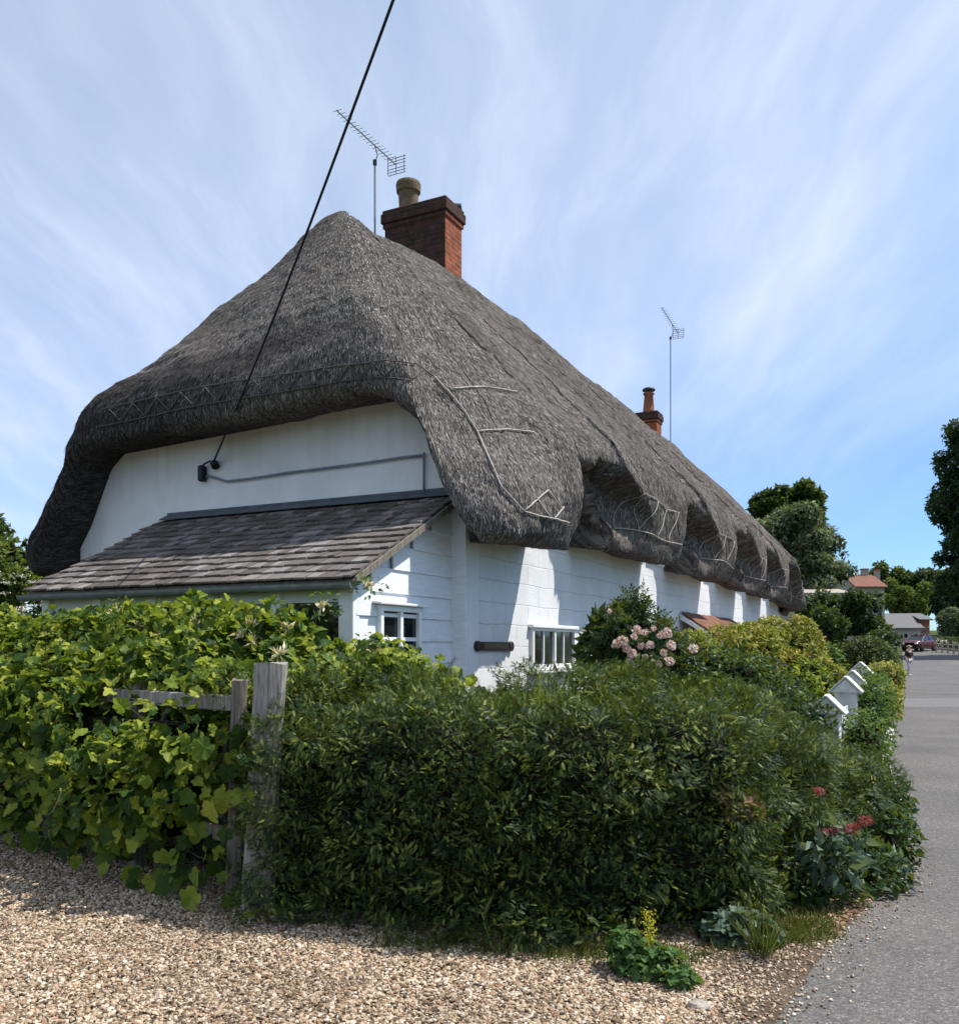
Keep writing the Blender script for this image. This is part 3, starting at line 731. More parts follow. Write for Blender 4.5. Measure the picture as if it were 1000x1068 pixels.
for i, (t, w_, dt, dw, zb, th, tr, side) in enumerate(per):
    b = notch(t) if side == 'L' else 0.0
    nose = smooth(-.1, 1.7, t) * smooth(L + .2, L - 1.6, t) if side == 'L' else 0.0
    thk = th + .86 * nose
    O = Vector((t, w_ - dw * .26 * b, zb + thk + .10 * b))
    zbb = zb + b * (thk - .10)
    Pk = Vector((tr, RIDGE_W, RIDGE_Z + .36 * smooth(1.75, 4.4, tr) * smooth(L - 1.7, L - 3.5, tr) + .04 * math.sin(tr * 1.1)))
    D = Vector((dt, dw, 0))
    cut = .10 if side in 'GC' else .16
    B = Vector((O.x - dt * (cut - .08 * b), O.y - dw * (cut - .08 * b), zbb))
    wall_in = .86 - .26 * b
    spl = splay(t) if side == 'L' else 0.0
    hip = 1.0 if side in 'GCF' else 0.0
    for j, sx in enumerate(S1):
        p = Pk.lerp(O, sx)
        conc = (.21 - .21 * smooth(1.6, 5.0, w_) if hip else (.10 if side == 'L' else -.06)) * math.sin(math.pi * min(1, sx)) ** 1.2 + (.13 * smooth(.55, .95, sx) * (1 - nose))
        cap = .012 * (1 - smooth(.165, .178, sx + .012 * math.sin(i * .35))) * smooth(0, .02, sx)
        dark = .022 * (1 - smooth(.775, .79, sx + .006 * math.sin(i * .9))) if side in 'GC' else 0
        apexr = -.12 * (1 - smooth(0, .06, sx))
        p.z += conc + (cap + dark) * .6 + apexr; p += D * ((cap + dark) * .8 + .05 * smooth(.5, .95, sx))
        G[i, j] = p
    T94 = Vector(G[i, len(S1) - 1])
    C1 = O + D * (.11 - .03 * nose) + Vector((0, 0, -.02)); C2 = Vector((O.x + D.x * .07, O.y + D.y * .07, zbb + (thk * (.12 if side in 'GC' else .26) if not b else (O.z - zbb) * .3)))
    for k in range(NB):
        u = (k + 1) / NB
        G[i, len(S1) + k] = T94 * (1 - u) ** 3 + C1 * 3 * u * (1 - u) ** 2 + C2 * 3 * u * u * (1 - u) + B * u ** 3
    if side == 'L':                                      # hooded lip over each opening, trailing down over the next bay
        for c_ in NOTCH:
            x = t - c_
            if .30 < x < 2.6:
                zl = O.z - .06 - .78 * ((x - .30) / 2.2) ** 1.25
                A = .50 * (1 - smooth(.7, 2.3, x)) * smooth(.30, .5, x)
                for k in range(NB):
                    z = G[i, len(S1) + k, 2]
                    if z < zl:
                        g_ = smooth(0, .13, zl - z) * (1 - .85 * smooth(.25, .85, zl - z))
                        G[i, len(S1) + k, 1] += A * g_
                for k in range(NB):                      # the lip itself swells a little
                    z = G[i, len(S1) + k, 2]
                    if z >= zl: G[i, len(S1) + k, 1] -= .05 * (A / .5) * smooth(.5, .0, z - zl)
    for k in range(NS):
        u = (k + 1) / NS
        G[i, len(S1) + NB + k] = B + (Vector((B.x - dt * (wall_in - cut), B.y - dw * (wall_in - cut), zbb + .10)) - B) * u + Vector((spl * u, 0, 0))
    if i: arc[i] = arc[i - 1] + math.hypot(t - per[i - 1][0], w_ - per[i - 1][1])
# uneven, hand-dressed surface
gu = np.gradient(G, axis=0); gv = np.gradient(G, axis=1)
GN = norm(np.cross(gv, gu))
cen = np.array([10, RIDGE_W, 3.5])
if np.mean(np.sum(GN[:, 20] * (G[:, 20] - cen), 1)) < 0: GN = -GN
for i in range(NP):
    fade = min(1, i / 6, (NP - 1 - i) / 6)
    for j in range(NJ - 4):
        p = Vector(G[i, j])
        d = .055 * mnoise.noise(p * 1.1) + .03 * mnoise.noise(p * 3.1) + .014 * mnoise.noise(p * 9)
        if j > len(S1): d += .010 * mnoise.noise(p * 23)
        if j < 4: d *= .5
        G[i, j] += GN[i, j] * d * fade
vlen = np.zeros((NP, NJ)); vlen[:, 1:] = np.cumsum(np.linalg.norm(np.diff(G, axis=1), axis=2), axis=1)
idx = np.arange(NP * NJ).reshape(NP, NJ)
Q = np.stack([idx[:-1, :-1], idx[:-1, 1:], idx[1:, 1:], idx[1:, :-1]], -1).reshape(-1, 4)
uvs = np.stack([np.repeat(arc, NJ), vlen.ravel()], 1)
# reeds lying on the thatch, tips lifted
a_ = np.linalg.norm(np.cross(G[1:, :-1] - G[:-1, :-1], G[:-1, 1:] - G[:-1, :-1]), axis=2)
ctr = (G[1:, :-1] + G[:-1, 1:]) / 2
cw = np.array([(HM @ Vector((c[0], c[1], c[2]))) for c in ctr.reshape(-1, 3)]).reshape(ctr.shape)
dist = np.linalg.norm(cw - np.array([0, 0, 1.6]), axis=2)
sides = np.array([p[7] for p in per[:-1]])
vis = np.where((sides == 'B') | (sides == 'F'), .06, 1.0)[:, None]
wt = a_ * vis * (10 / dist) ** 1.8
wt[:, -NS + 2:] *= .3
wt[:, :4] *= .2
wt = wt.ravel() / wt.sum()
NSTR = 230000
ci = RNG.choice(len(wt), NSTR, p=wt); ii, jj = np.divmod(ci, NJ - 1)
fu, fv = RNG.random(NSTR)[:, None], RNG.random(NSTR)[:, None]
pp = (G[ii, jj] * (1 - fu) + G[ii + 1, jj] * fu) * (1 - fv) + (G[ii, jj + 1] * (1 - fu) + G[ii + 1, jj + 1] * fu) * fv
tv = norm(G[ii, jj + 1] - G[ii, jj]); nn = GN[ii, jj]; sv = norm(np.cross(tv, nn))
tv = norm(tv + sv * RNG.normal(0, .12, (NSTR, 1)) + nn * RNG.uniform(.0, .09, (NSTR, 1)))
ln = RNG.uniform(.022, .065, (NSTR, 1)) * np.where(jj >= len(S1) + NB - 10, .45, 1.0)[:, None]; wd = RNG.uniform(.0018, .0045, (NSTR, 1)) * np.clip(dist[ii, jj][:, None] / 10, .85, 2)
b0 = pp + nn * .002
SV = np.stack([b0 - sv * wd, b0 + sv * wd, b0 + tv * ln + sv * wd * .6, b0 + tv * ln - sv * wd * .6], 1).reshape(-1, 3)
SF = np.arange(NSTR * 4).reshape(-1, 4)
VV = np.vstack([G.reshape(-1, 3), SV]); FF = np.vstack([Q, SF + NP * NJ])
luv = np.vstack([uvs[Q.ravel()], np.zeros((NSTR * 4, 2))])
me = np_mesh('thatch_roof', VV, FF, [M['thatch'], M['straw']], smooth=True, midx=np.concatenate([np.zeros(len(Q)), np.ones(NSTR)]), uv=luv)
sj = np.concatenate([S1, np.linspace(.94, 1.0, NB), np.ones(NS)])
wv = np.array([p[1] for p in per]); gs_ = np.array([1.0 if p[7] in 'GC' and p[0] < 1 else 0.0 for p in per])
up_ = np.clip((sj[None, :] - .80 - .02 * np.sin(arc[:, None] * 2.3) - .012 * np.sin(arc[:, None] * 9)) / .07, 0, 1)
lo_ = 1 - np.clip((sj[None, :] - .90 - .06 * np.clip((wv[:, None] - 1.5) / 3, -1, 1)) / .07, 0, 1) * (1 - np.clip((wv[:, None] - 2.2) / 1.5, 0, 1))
DG = up_ * lo_ * gs_[:, None] * np.clip((wv[:, None] + .1) / .9, 0, 1)  # darker band across the lower hip, above the gable eave
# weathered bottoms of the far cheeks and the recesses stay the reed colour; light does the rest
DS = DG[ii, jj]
at_ = me.attributes.new('dark_band', 'FLOAT', 'POINT'); at_.data.foreach_set('value', np.concatenate([DG.ravel(), np.repeat(DS, 4)]).astype(np.float32))
roof = link('thatched_roof', me, cottage)
bvh = BVHTree.FromPolygons([tuple(v) for v in G.reshape(-1, 3)], [tuple(int(k) for k in q) for q in Q])
cam_l = HI @ Vector((0, 0, EYE))
def roof_pt(px, py, off=.02):
    d = (HI.to_3x3() @ Vector(((px - CX) / F, 1, (HY - py) / F))).normalized()
    hit = bvh.ray_cast(cam_l, d)
    if hit[0] is None: return None
    n = hit[1]
    if n.dot(d) > 0: n = -n
    return hit[0] + n * off
def ligger(pix, mat='ligger', r=.009, seg=7, name='hazel_rod'):
    pts = []
    for (a, b) in zip(pix[:-1], pix[1:]):
        for k in range(seg):
            q = roof_pt(a[0] + (b[0] - a[0]) * k / seg, a[1] + (b[1] - a[1]) * k / seg)
            if q is not None and (not pts or (q - pts[-1]).length < .6): pts.append(q)
    q = roof_pt(*pix[-1])
    if q is not None and pts and (q - pts[-1]).length < .6: pts.append(q)
    if len(pts) > 1:
        m = MB(); m.tube(pts, r, M[mat], 6); return m.build(name, roof, True)
RODS = [
 [(454, 395), (470, 412), (484, 430), (497, 451), (513, 487), (522, 508), (545, 534)],
 [(545, 534), (560, 538), (576, 541), (592, 545)],
 [(472, 407), (490, 405), (506, 405), (538, 410)], [(498, 451), (528, 449), (556, 452)],
 [(545, 534), (570, 512)], [(557, 519), (571, 539)], [(570, 512), (584, 531)], [(576, 541), (586, 529)],
]
for r_ in RODS: ligger(r_)
row_t = np.array([p[0] if p[7] == 'L' else 1e9 for p in per])
LI = [i for i, p in enumerate(per) if p[7] == 'L' and i < NP - 1]; LT = np.array([per[i][0] for i in LI])
def grid_pt(t, k):
    f = float(np.interp(-t, -LT, np.arange(len(LI)))); i = LI[0] + int(f); fi = f - int(f); j = len(S1) + int(k); fj = k - int(k)
    i2 = min(i + 1, LI[-1])
    q = (G[i, j] * (1 - fi) + G[i2, j] * fi) * (1 - fj) + (G[i, j + 1] * (1 - fi) + G[i2, j + 1] * fi) * fj
    return Vector(q) + Vector((0, -.018, .006))
def grid_rod(a, b, n=12):
    m = MB(); m.tube([grid_pt(a[0] + (b[0] - a[0]) * k / n, a[1] + (b[1] - a[1]) * k / n) for k in range(n + 1)], .0075, M['ligger'], 6); m.build('hazel_rod', roof, True)
for c0, c1_ in zip(NOTCH, NOTCH[1:] + [L + .4]):
    a, b = c0 + 1.15, c1_ - 1.0; lo_s, hi_s = 18.5, 11.5
    grid_rod((a, lo_s), (b, lo_s + .5)); grid_rod((a + .35, hi_s), (b - .5, hi_s))
    nn_ = max(3, int((b - a) / .6)); st_ = (b - a - .1) / nn_
    for k in range(nn_):
        x0 = a + .05 + st_ * k + random.uniform(-.03, .03)
        grid_rod((x0, lo_s), (x0 + st_ * .5, hi_s)); grid_rod((x0 + st_ * .5, hi_s), (x0 + st_, lo_s))
gb = [(100 + 15 * k, 437 - k * 2.55) for k in range(23)]
gband = [(108, 428), (150, 418), (200, 407), (250, 398), (300, 391), (350, 383), (400, 377), (432, 380), (452, 394)]
gband2 = [(102, 446), (150, 436), (200, 425), (250, 416), (300, 408), (350, 399), (395, 393), (428, 398)]
ligger(gband, 'ligger_dark', .007); ligger(gband2, 'ligger_dark', .007)
for k in range(13):
    xa = 115 + k * 25
    ya = np.interp(xa, [g[0] for g in gband], [g[1] for g in gband]) + 1; xb = xa + 13; yb = np.interp(xb, [g[0] for g in gband2], [g[1] for g in gband2]) - 1
    ligger([(xa, ya), (xb, yb)], 'ligger_dark', .007, 4)
    xc = xb + 12; yc = np.interp(xc, [g[0] for g in gband], [g[1] for g in gband]) + 1
    ligger([(xb, yb), (xc, yc)], 'ligger_dark', .007, 4)
# --- walls
wm = MB()
wm.box((L / 2, .12, 1.5), (L, .24, 3.0), M['wall']); wm.box((L / 2 + .1, .12, 3.55), (L - 2.6, .24, 1.1), M['wall'])
wm.box((L / 2, W - .12, 1.5), (L, .24, 3.0), M['wall'])
wm.box((L - .12, W / 2, 1.6), (.24, W - .5, 3.2), M['wall'])
wm.build('wall', cottage)
gm = MB()
gm.prism([(.01, -.004, -.02), (.01, W + .3, -.02), (.01, W + .3, 2.7), (.01, 5.0, 4.3), (.01, .75, 4.26), (.01, .34, 3.82), (.01, -.004, 3.1)], (.24, 0, 0), M['gable'])
gm.build('gable_wall', cottage)
cb = MB(); cb.box((-.012, .085, 1.6), (.045, .175, 3.2), M['board'], None, .006); cb.build('corner_board', cottage)
# whitewashed brick buttress piers between the windows on the road front
for t, wd_ in ((6.95, .0), ):
    pass

def window(name, parent, c, wid, hgt, axis, lights=2, bars=1, depth=.05, frame=.06, sill=True, hbars=0):
    """window in a local vertical plane; axis 'w' faces -y (road front), 't' faces -x (gable)"""
    m = MB()
    rot = Matrix.Identity(3) if axis == 'w' else Matrix.Rotation(-math.pi / 2, 3, 'Z')
    def bx(x, y, z, sx, sy, sz, mat, bev=.004): m.box(Vector(c) + rot @ Vector((x, y, z)), (sx, sy, sz), mat, rot, bev)
    f = frame
    bx(0, 0, hgt / 2 - f / 2, wid, depth, f, M['white']); bx(0, 0, -hgt / 2 + f / 2, wid, depth, f, M['white'])
    for s in (-1, 1): bx(s * (wid / 2 - f / 2), 0, 0, f, depth, hgt - 2 * f, M['white'])
    inner = wid - 2 * f
    for k in range(1, lights): bx(-inner / 2 + inner * k / lights, 0, 0, f * .95, depth * .9, hgt - 2 * f, M['white'])
    lw = inner / lights
    for k in range(lights):
        x0 = -inner / 2 + lw * (k + .5)
        for q in range(1, bars + 1):
            bx(x0 - lw / 2 + lw * q / (bars + 1), .008, 0, .024, depth * .55, hgt - 2 * f, M['white'], .002)
        for q in range(1, hbars + 1):
            bx(x0, .008, -hgt / 2 + f + (hgt - 2 * f) * q / (hbars + 1), lw - f, depth * .5, .022, M['white'], .002)
    o = m.build(name, parent)
    g = MB(); g.box(Vector(c) + rot @ Vector((0, .016, 0)), (wid - f, .006, hgt - f), M['glass'], rot)
    return o, g
a, b = loc(553, 655, 'w', -.01), loc(598, 658, 'w', -.01)
wf, wg = window('window', cottage, ((a.x + b.x) / 2, -.02, 1.605), b.x - a.x, .50, 'w', 2, 1, frame=.05)
wg.build('pane', wf)
ds = MB(); ds.box(((a.x + b.x) / 2, -.035, 1.86), (b.x - a.x + .1, .07, .045), M['white'], None, .008); ds.build('drip_mould', wf); ds = MB(); ds.box(((a.x + b.x) / 2, -.04, 1.325), (b.x - a.x + .1, .1, .05), M['white'], None, .008)
ds.build('sill', wf)
for k, t in enumerate(NOTCH):
    wf, wg = window('window', cottage, (t + .06, .0 - .02, 3.34), 1.0, .66, 'w', 2, 1, hbars=1)
    wg.build('pane', wf)
for t in (7.2, 15.0, 18.6):
    wf, wg = window('window', cottage, (t, -.02, 1.3), 1.2, 1.0, 'w', 2, 1, hbars=1); wg.build('pane', wf)
dm = MB(); dm.box((11.2, -.03, 1.0), (.9, .07, 2.0), M['oldwood'], None, .01)
for k in range(5): dm.box((10.84 + k * .18, -.07, 1.0), (.165, .02, 1.94), M['oldwood'], None, .004)
dm.build('front_door', cottage)
# small tiled canopy over the front door
cn = MB()
ca, cb2 = loc(739, 640, 'w', -.55), loc(786, 640, 'w', -.55)
for r_ in range(6):
    for k in range(int((cb2.x - ca.x) / .17)):
        y0 = -.05 - r_ * .125; z0 = 2.22 - r_ * .085
        cn.box((ca.x + .09 + k * .17 + (r_ % 2) * .06, y0 - .07, z0 + random.uniform(-.006, .006)), (.163, .19, .022), M['redtile'], Matrix.Rotation(R(34) + random.uniform(-.03, .03), 3, 'X'), .004)
cn.box(((ca.x + cb2.x) / 2, -.42, 1.80), (cb2.x - ca.x, .70, .04), M['white'])
for s in (ca.x + .06, cb2.x - .06): cn.box((s, -.66, .95), (.09, .09, 1.7), M['white'], None, .01)
for s in (ca.x - .02, cb2.x + .05): cn.prism([(s, -.02, 2.24), (s, -.80, 1.72), (s, -.80, 1.66), (s, -.02, 2.14)], (.03, 0, 0), M['white'])
cn.build('door_canopy', cottage)
# drip course and rough patches: pale pier strips are lit wall, so nothing is painted here
# --- lean-to porch
PW0, PW1, PT = .17, 4.05, -1.72
ZT, ZB = 3.13, 2.17
pm = MB()
for k in range(13):                                     # weatherboards on the road side
    z0 = .16 + k * .215
    tl = PT if z0 < 2.0 else PT + (z0 + .1 - 2.05) / (3.1 - 2.05) * (-PT)
    if tl > -.15: break
    pm.box(((tl - .02) / 2, PW0, z0 + .11), (abs(tl) - .02, .022, .225), M['board'], Matrix.Rotation(R(-4.5), 3, 'X'), .003)
pm.prism([(PT + .02, PW0 + .03, 0), (-.02, PW0 + .03, 0), (-.02, PW0 + .03, 3.05), (PT + .02, PW0 + .03, 2.1)], (0, .05, 0), M['board'])
pm.box((PT + .04, (PW0 + PW1) / 2, .55), (.08, PW1 - PW0, 1.1), M['board'])
pm.box((PT + .04, (PW0 + PW1) / 2, 2.06), (.09, PW1 - PW0, .13), M['board'])
for k in range(6):
    yk = PW0 + .06 + (PW1 - PW0 - .12) * k / 5
    pm.box((PT + .0, yk, 1.05), (.10, .11 if k else .15, 2.1), M['white'], None, .008)
pm.box((PT + .03, PW1 - .42, 1.5), (.05, .75, 1.1), M['board'])
pm.box((PT / 2, PW1, 1.05), (abs(PT), .06, 2.1), M['board'])
porch = pm.build('porch', cottage)
gl = MB(); gl.box((PT + .05, (PW0 + PW1) / 2, 1.55), (.01, PW1 - PW0 - .2, .92), M['glass']); gl.build('pane', porch)
a, b = loc(395, 632, 'w', PW0 - .03), loc(438, 636, 'w', PW0 - .03)
za = loc(395, 632, 'w', PW0 - .03).z
pwf, pwg = window('window', porch, ((a.x + b.x) / 2, PW0 - .03, za - .22), b.x - a.x, .46, 'w', 2, 0, frame=.05)
pwg.m = [0] * len(pwg.m); pwg.build('pane', porch)
pw2, pg2 = window('window', porch, ((a.x + b.x) / 2 + .02, PW0 - .03, za - .80), b.x - a.x - .05, .50, 'w', 1, 0, frame=.05); pg2.build('pane', porch)
hd = MB(); hd.box(((a.x + b.x) / 2, PW0 - .06, za + .03), (b.x - a.x + .16, .09, .022), M['white'], Matrix.Rotation(R(8), 3, 'X'), .004); hd.build('window_hood', porch)
# shingle roof
sm = MB()
RL = math.hypot(PT - .14, ZT - ZB); ang = math.atan2(ZT - ZB, abs(PT) + .14)
ux, uz = -math.cos(ang), -math.sin(ang)
nx, nz = -math.sin(ang), math.cos(ang)
NC = 13
for r_ in range(NC):
    f0 = r_ / NC; yk = PW0 - .10; s0 = RL * f0
    while yk < PW1 + .12:
        wdt = random.choice((.07, .09, .11, .13, .16)) * random.uniform(.9, 1.1)
        if yk + wdt > PW1 + .16: break
        ln_ = RL / NC * 1.32; sj = s0 + random.uniform(-.012, .012)
        c = Vector((ux * (sj + ln_ / 2) + nx * (.028 + .008 * random.random()), yk + wdt / 2, ZT + uz * (sj + ln_ / 2) + nz * (.032 + .008 * random.random())))
        rot = Matrix.Rotation(-ang + R(6.5) + random.uniform(-.02, .02), 3, 'Y')
        sm.box(c, (ln_, wdt - .007, .017), M['shingle'], rot @ Matrix.Rotation(random.uniform(-.012, .012), 3, 'X'))
        yk += wdt
sm.prism([(0, PW0 - .08, ZT), (ux * RL, PW0 - .08, ZT + uz * RL), (ux * RL, PW0 - .08, ZT + uz * RL - .05), (0, PW0 - .08, ZT - .05)], (0, PW1 - PW0 + .16, 0), M['oldwood'])
sm.build('shingle_roof', porch)
bg_ = MB(); bg_.prism([(0, PW0 - .13, ZT + .02), (ux * (RL + .02), PW0 - .13, ZT + uz * RL + .02), (ux * (RL + .02), PW0 - .13, ZT + uz * RL - .04), (0, PW0 - .13, ZT - .04)], (0, .025, 0), M['oldwood']); bg_.build('bargeboard', porch)
fl = MB(); fl.box((-.075, (PW0 + PW1) / 2, ZT + .045), (.16, PW1 - PW0 + .1, .014), M['lead'], Matrix.Rotation(-ang, 3, 'Y'), .003)
fl.box((-.006, (PW0 + PW1) / 2, ZT + .085), (.02, PW1 - PW0 + .1, .05), M['lead'], None, .004); fl.build('lead_flashing', porch)
gt = MB(); gx, gz = ux * RL - .05, ZT + uz * RL - .03
prof = [(gx + .06 * math.cos(q), gz + .06 * math.sin(q)) for q in np.linspace(math.pi, 2 * math.pi, 9)] + [(gx + .05 * math.cos(q), gz + .05 * math.sin(q)) for q in np.linspace(2 * math.pi, math.pi, 9)]
gt.prism([(x_, PW0 - .12, z_) for x_, z_ in prof], (0, PW1 - PW0 + .24, 0), M['gutter']); gt.build('gutter', porch)
# --- chimneys
def chimney(t0, w0, du, dv, z0, z1, mat_front, mat_side, pots, lean=0.0, name='chimney'):
    m = MB()
    c = (t0 + du / 2, w0 + dv / 2)
    sh = lean * (z1 - z0)
    def blk(za, zb, ex, mat):
        m.box((c[0], c[1], (za + zb) / 2), (du + 2 * ex, dv + 2 * ex, zb - za), mat, None, .012)
    blk(z0, z1 - .30, 0, mat_side)
    blk(z1 - .30, z1 - .22, .025, mat_side); blk(z1 - .22, z1 - .06, .05, M['brick_dark']); blk(z1 - .06, z1, .03, M['brick_dark'])
    me_ = m.build(name, roof)
    me = me_.data; k_front = None
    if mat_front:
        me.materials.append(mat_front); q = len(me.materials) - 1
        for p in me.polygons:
            if p.normal.x < -.6 and p.center.z < z1 - .06: p.material_index = q  # gable-facing side gets the darker brick: its shade is put into the colour
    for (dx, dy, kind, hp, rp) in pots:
        pm_ = MB(); z = z1
        if kind == 'plain':
            pm_.lathe((c[0] + dx, c[1] + dy, z), [(rp * .84, -.02), (rp * .84, hp * .3), (rp * .90, hp * .66), (rp * 1.06, hp * .70), (rp * 1.12, hp * .92), (rp * 1.06, hp), (rp * .95, hp), (rp * .9, hp * .8)], M['clay'])
        else:
            pm_.lathe((c[0] + dx, c[1] + dy, z), [(rp * 1.1, -.02), (rp, hp * .15), (rp * .75, hp * .9), (rp * 1.0, hp * .93), (rp * .95, hp), (rp * .7, hp)], M['terracotta'])
            pm_.lathe((c[0] + dx, c[1] + dy, z + hp), [(.02, 0), (.02, .05), (rp * 1.1, .06), (rp * 1.15, .10), (rp * .8, .14), (.01, .15)], M['darkmetal'])
        pm_.build('chimney_pot', me_, kind != 'plain')
    return me_
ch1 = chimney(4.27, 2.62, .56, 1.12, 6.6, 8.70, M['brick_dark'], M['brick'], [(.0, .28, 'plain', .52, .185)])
sp_ = MB(); sp_.box((4.27 + .60, 2.70, 8.72), (.34, .12, .05), M['lead'], Matrix.Rotation(R(18), 3, 'Y') @ Matrix.Rotation(R(20), 3, 'Z'), .006); sp_.box((4.27 + .52, 2.86, 8.74), (.25, .14, .03), M['lead'], Matrix.Rotation(R(-8), 3, 'Y'), .006)
sp_.build('loose_lead_sheet', ch1)
pa = loc(690, 440, 'w', 2.62)
ch2 = chimney(pa.x - .52, 2.62, .48, .60, 6.6, 8.22, None, M['brick'], [(.0, .0, 'tall', .58, .16)])

# --- rooftop aerials (things standing on the roof)
def aerial(name, base, top_z, near, far, n_el, label, refl=True, loc_mat=HM):
    e = empty(name, loc_mat @ Vector(base), 0, label=label, cat='tv aerial', group='television aerials above the thatch')
    inv = Matrix.Translation(-(loc_mat @ Vector(base)))
    b = Vector((0, 0, 0)); tp = Vector((0, 0, top_z - base[2]))
    m = MB(); m.tube([b, tp], .016, M['metal'], 8); m.build('mast', e)
    nl, fl_ = inv @ near, inv @ far; d = (fl_ - nl).normalized(); side = d.cross(Vector((0, 0, 1))).normalized()
    m = MB(); m.tube([nl, fl_], .010, M['metal'], 6)
    for k in range(n_el):
        p = nl.lerp(fl_, (k + .3) / (n_el + 1.5)); hw = .075 + .035 * k / n_el
        m.tube([p - side * hw + Vector((0, 0, .012)), p + side * hw + Vector((0, 0, .012))], .0045, M['metal'], 5)
    m.build('boom', e)
    if refl:
        m = MB(); c = fl_
        for s in (-1, 1):
            q = Vector((0, 0, s * .085)) + d * abs(s) * .03
            for zz in (-.05, 0, .05):
                m.tube([c + q + Vector((0, 0, zz)) - side * .17, c + q + Vector((0, 0, zz)) + side * .17], .006, M['darkmetal'], 5)
        for sx in (-.16, 0, .16): m.tube([c + side * sx - Vector((0, 0, .14)), c + side * sx + Vector((0, 0, .14))], .006, M['darkmetal'], 5)
        m.build('reflector', e)
    m = MB(); mid = nl.lerp(fl_, .62)
    m.tube([tp - Vector((0, 0, .06)), tp.lerp(mid, .5) + side * .05 - Vector((0, 0, .05)), mid - Vector((0, 0, .01))], .008, M['darkmetal'], 6); m.box(tp - Vector((0, 0, .04)), (.06, .06, .09), M['darkmetal'], None, .01); m.build('bracket', e)
    return e
zt = 9.45; Yb = 14.6
mb = loc(391, 230, 't', 4.22); tp_ = loc(394, 166, 't', 4.22)
far = at(413, 172, 14.9); near = at(351, 115, 14.9 * (far.z - EYE) / (EYE + (HY - 115) / F * 14.9 - EYE))
aerial('tv_aerial', (mb.x, mb.y, 7.0), tp_.z, near, far, 17, 'long slanting television aerial beside the larger brick chimney')
mb2 = loc(699, 466, 'w', 2.75); tp2 = loc(698, 350, 'w', 2.75)
wp = HM @ Vector(tp2)
far2 = at(707, 348, wp.y + .25); near2 = at(690, 321, (wp.y + .25) * (HY - 348) / (HY - 321))
aerial('tv_aerial', (mb2.x, 2.75, 7.2), tp2.z, near2, far2, 12, 'tall pole television aerial behind the small far chimney')

# --- cable, bracket, plaque
wpt = HM @ loc(222, 484, 't', -.03)
pts = [wpt.lerp(Vector((-.58, 6, 5.96)), u) + Vector((0, 0, -.10 * math.sin(math.pi * u))) for u in np.linspace(0, 1, 16)]
d_ = Vector((-.58, 6, 5.96)) - wpt
pts += [Vector((-.58, 6, 5.96)) + d_ * u + Vector((0, 0, -.16 * u * u)) for u in np.linspace(.15, 3.2, 16)]
ce = empty('overhead_cable', wpt, 0, label='black overhead supply cable slanting from sky down to the white gable', cat='cable')
iw = Matrix.Translation(-wpt)
m = MB(); m.tube([iw @ p for p in pts], .0115, M['cable'], 8); m.build('cable', ce, True)
m = MB(); q = iw @ (HM @ loc(224, 484, 't', -.05)); m.lathe(q, [(.02, -.05), (.05, -.04), (.03, -.01), (.05, .01), (.02, .05)], M['cable'], 12, Matrix.Rotation(R(60), 3, 'X')); m.build('insulator', ce, True)
m = MB(); q = iw @ (HM @ loc(211, 494, 't', -.05)); m.box(q, (.09, .07, .19), M['cable'], Matrix.Rotation(HA, 3, 'Z'), .015)
m.tube([iw @ (HM @ loc(x_, y_, 't', -.06)) for x_, y_ in ((211, 489), (213, 484), (219, 481), (224, 484))], .012, M['cable'], 6); m.build('junction_box', ce)
m = MB(); m.tube([iw @ (HM @ loc(x_, y_, 't', -.022)) for x_, y_ in ((212, 500), (217, 496), (224, 498), (236, 502), (262, 499), (300, 493), (340, 488), (380, 483), (420, 477), (440, 475))], .013, M['cablegrey'], 6)
m.tube([iw @ (HM @ loc(442, y_, 't', -.022)) for y_ in (472, 490, 512)], .012, M['cablegrey'], 6); m.build('wall_cable', ce, True)
a, b = loc(497, 674, 'w', -.03), loc(535, 674, 'w', -.03)
pc = (a + b) / 2; pe = empty('name_plaque', HM @ Vector((pc.x, -.02, pc.z)), HA, label='narrow dark brown name plaque fixed to the white wall beside casement window', cat='plaque')
m = MB(); wdt = (b.x - a.x)
m.box((0, 0, 0), (wdt - .06, .03, .095), M['plaque'], None, .008)
for s in (-1, 1): m.lathe((s * (wdt / 2 - .04), .015, 0), [(.055, 0), (.055, .03), (.05, .035)], M['plaque'], 16, Matrix.Rotation(R(90), 3, 'X'))
m.build('board', pe)
m = MB(); m.box((.0, -.018, 0), (wdt * .66, .008, .055), M['brass'], None, .003); m.build('brass_strip', pe)

# ------------------------------------------------------------------ front hedge, fence, vine
hedge = [('w', (-.95, 5.75), (.35, 5.35), .62, -.1, 1.40, 1.43, .34), ('w', (.35, 5.35), (1.15, 5.5), .66, -.1, 1.43, 1.40, .36),
         ('w', (1.1, 5.75), (1.95, 6.4), .60, -.1, 1.36, 1.16, .36), ('w', (1.95, 6.4), (2.65, 7.5), .50, -.1, 1.10, .78, .36),
         ('w', (-.3, 6.2), (1.5, 6.6), .7, -.1, 1.42, 1.32, .34), ('e', (2.55, 7.1, .40), (.75, .75, .52))]
for k in range(26):                                     # lumps and outgrown sprays that break the clipped faces
    u = random.random(); hx = -1.1 + 3.3 * u
    front = np.interp(hx, [-1.1, .35, 1.15, 2.2], [5.25, 4.75, 4.95, 5.95])
    hedge.append(('e', (hx, front + random.uniform(.06, .2), random.uniform(.25, 1.2)), (random.uniform(.16, .34), random.uniform(.14, .26), random.uniform(.14, .3))))
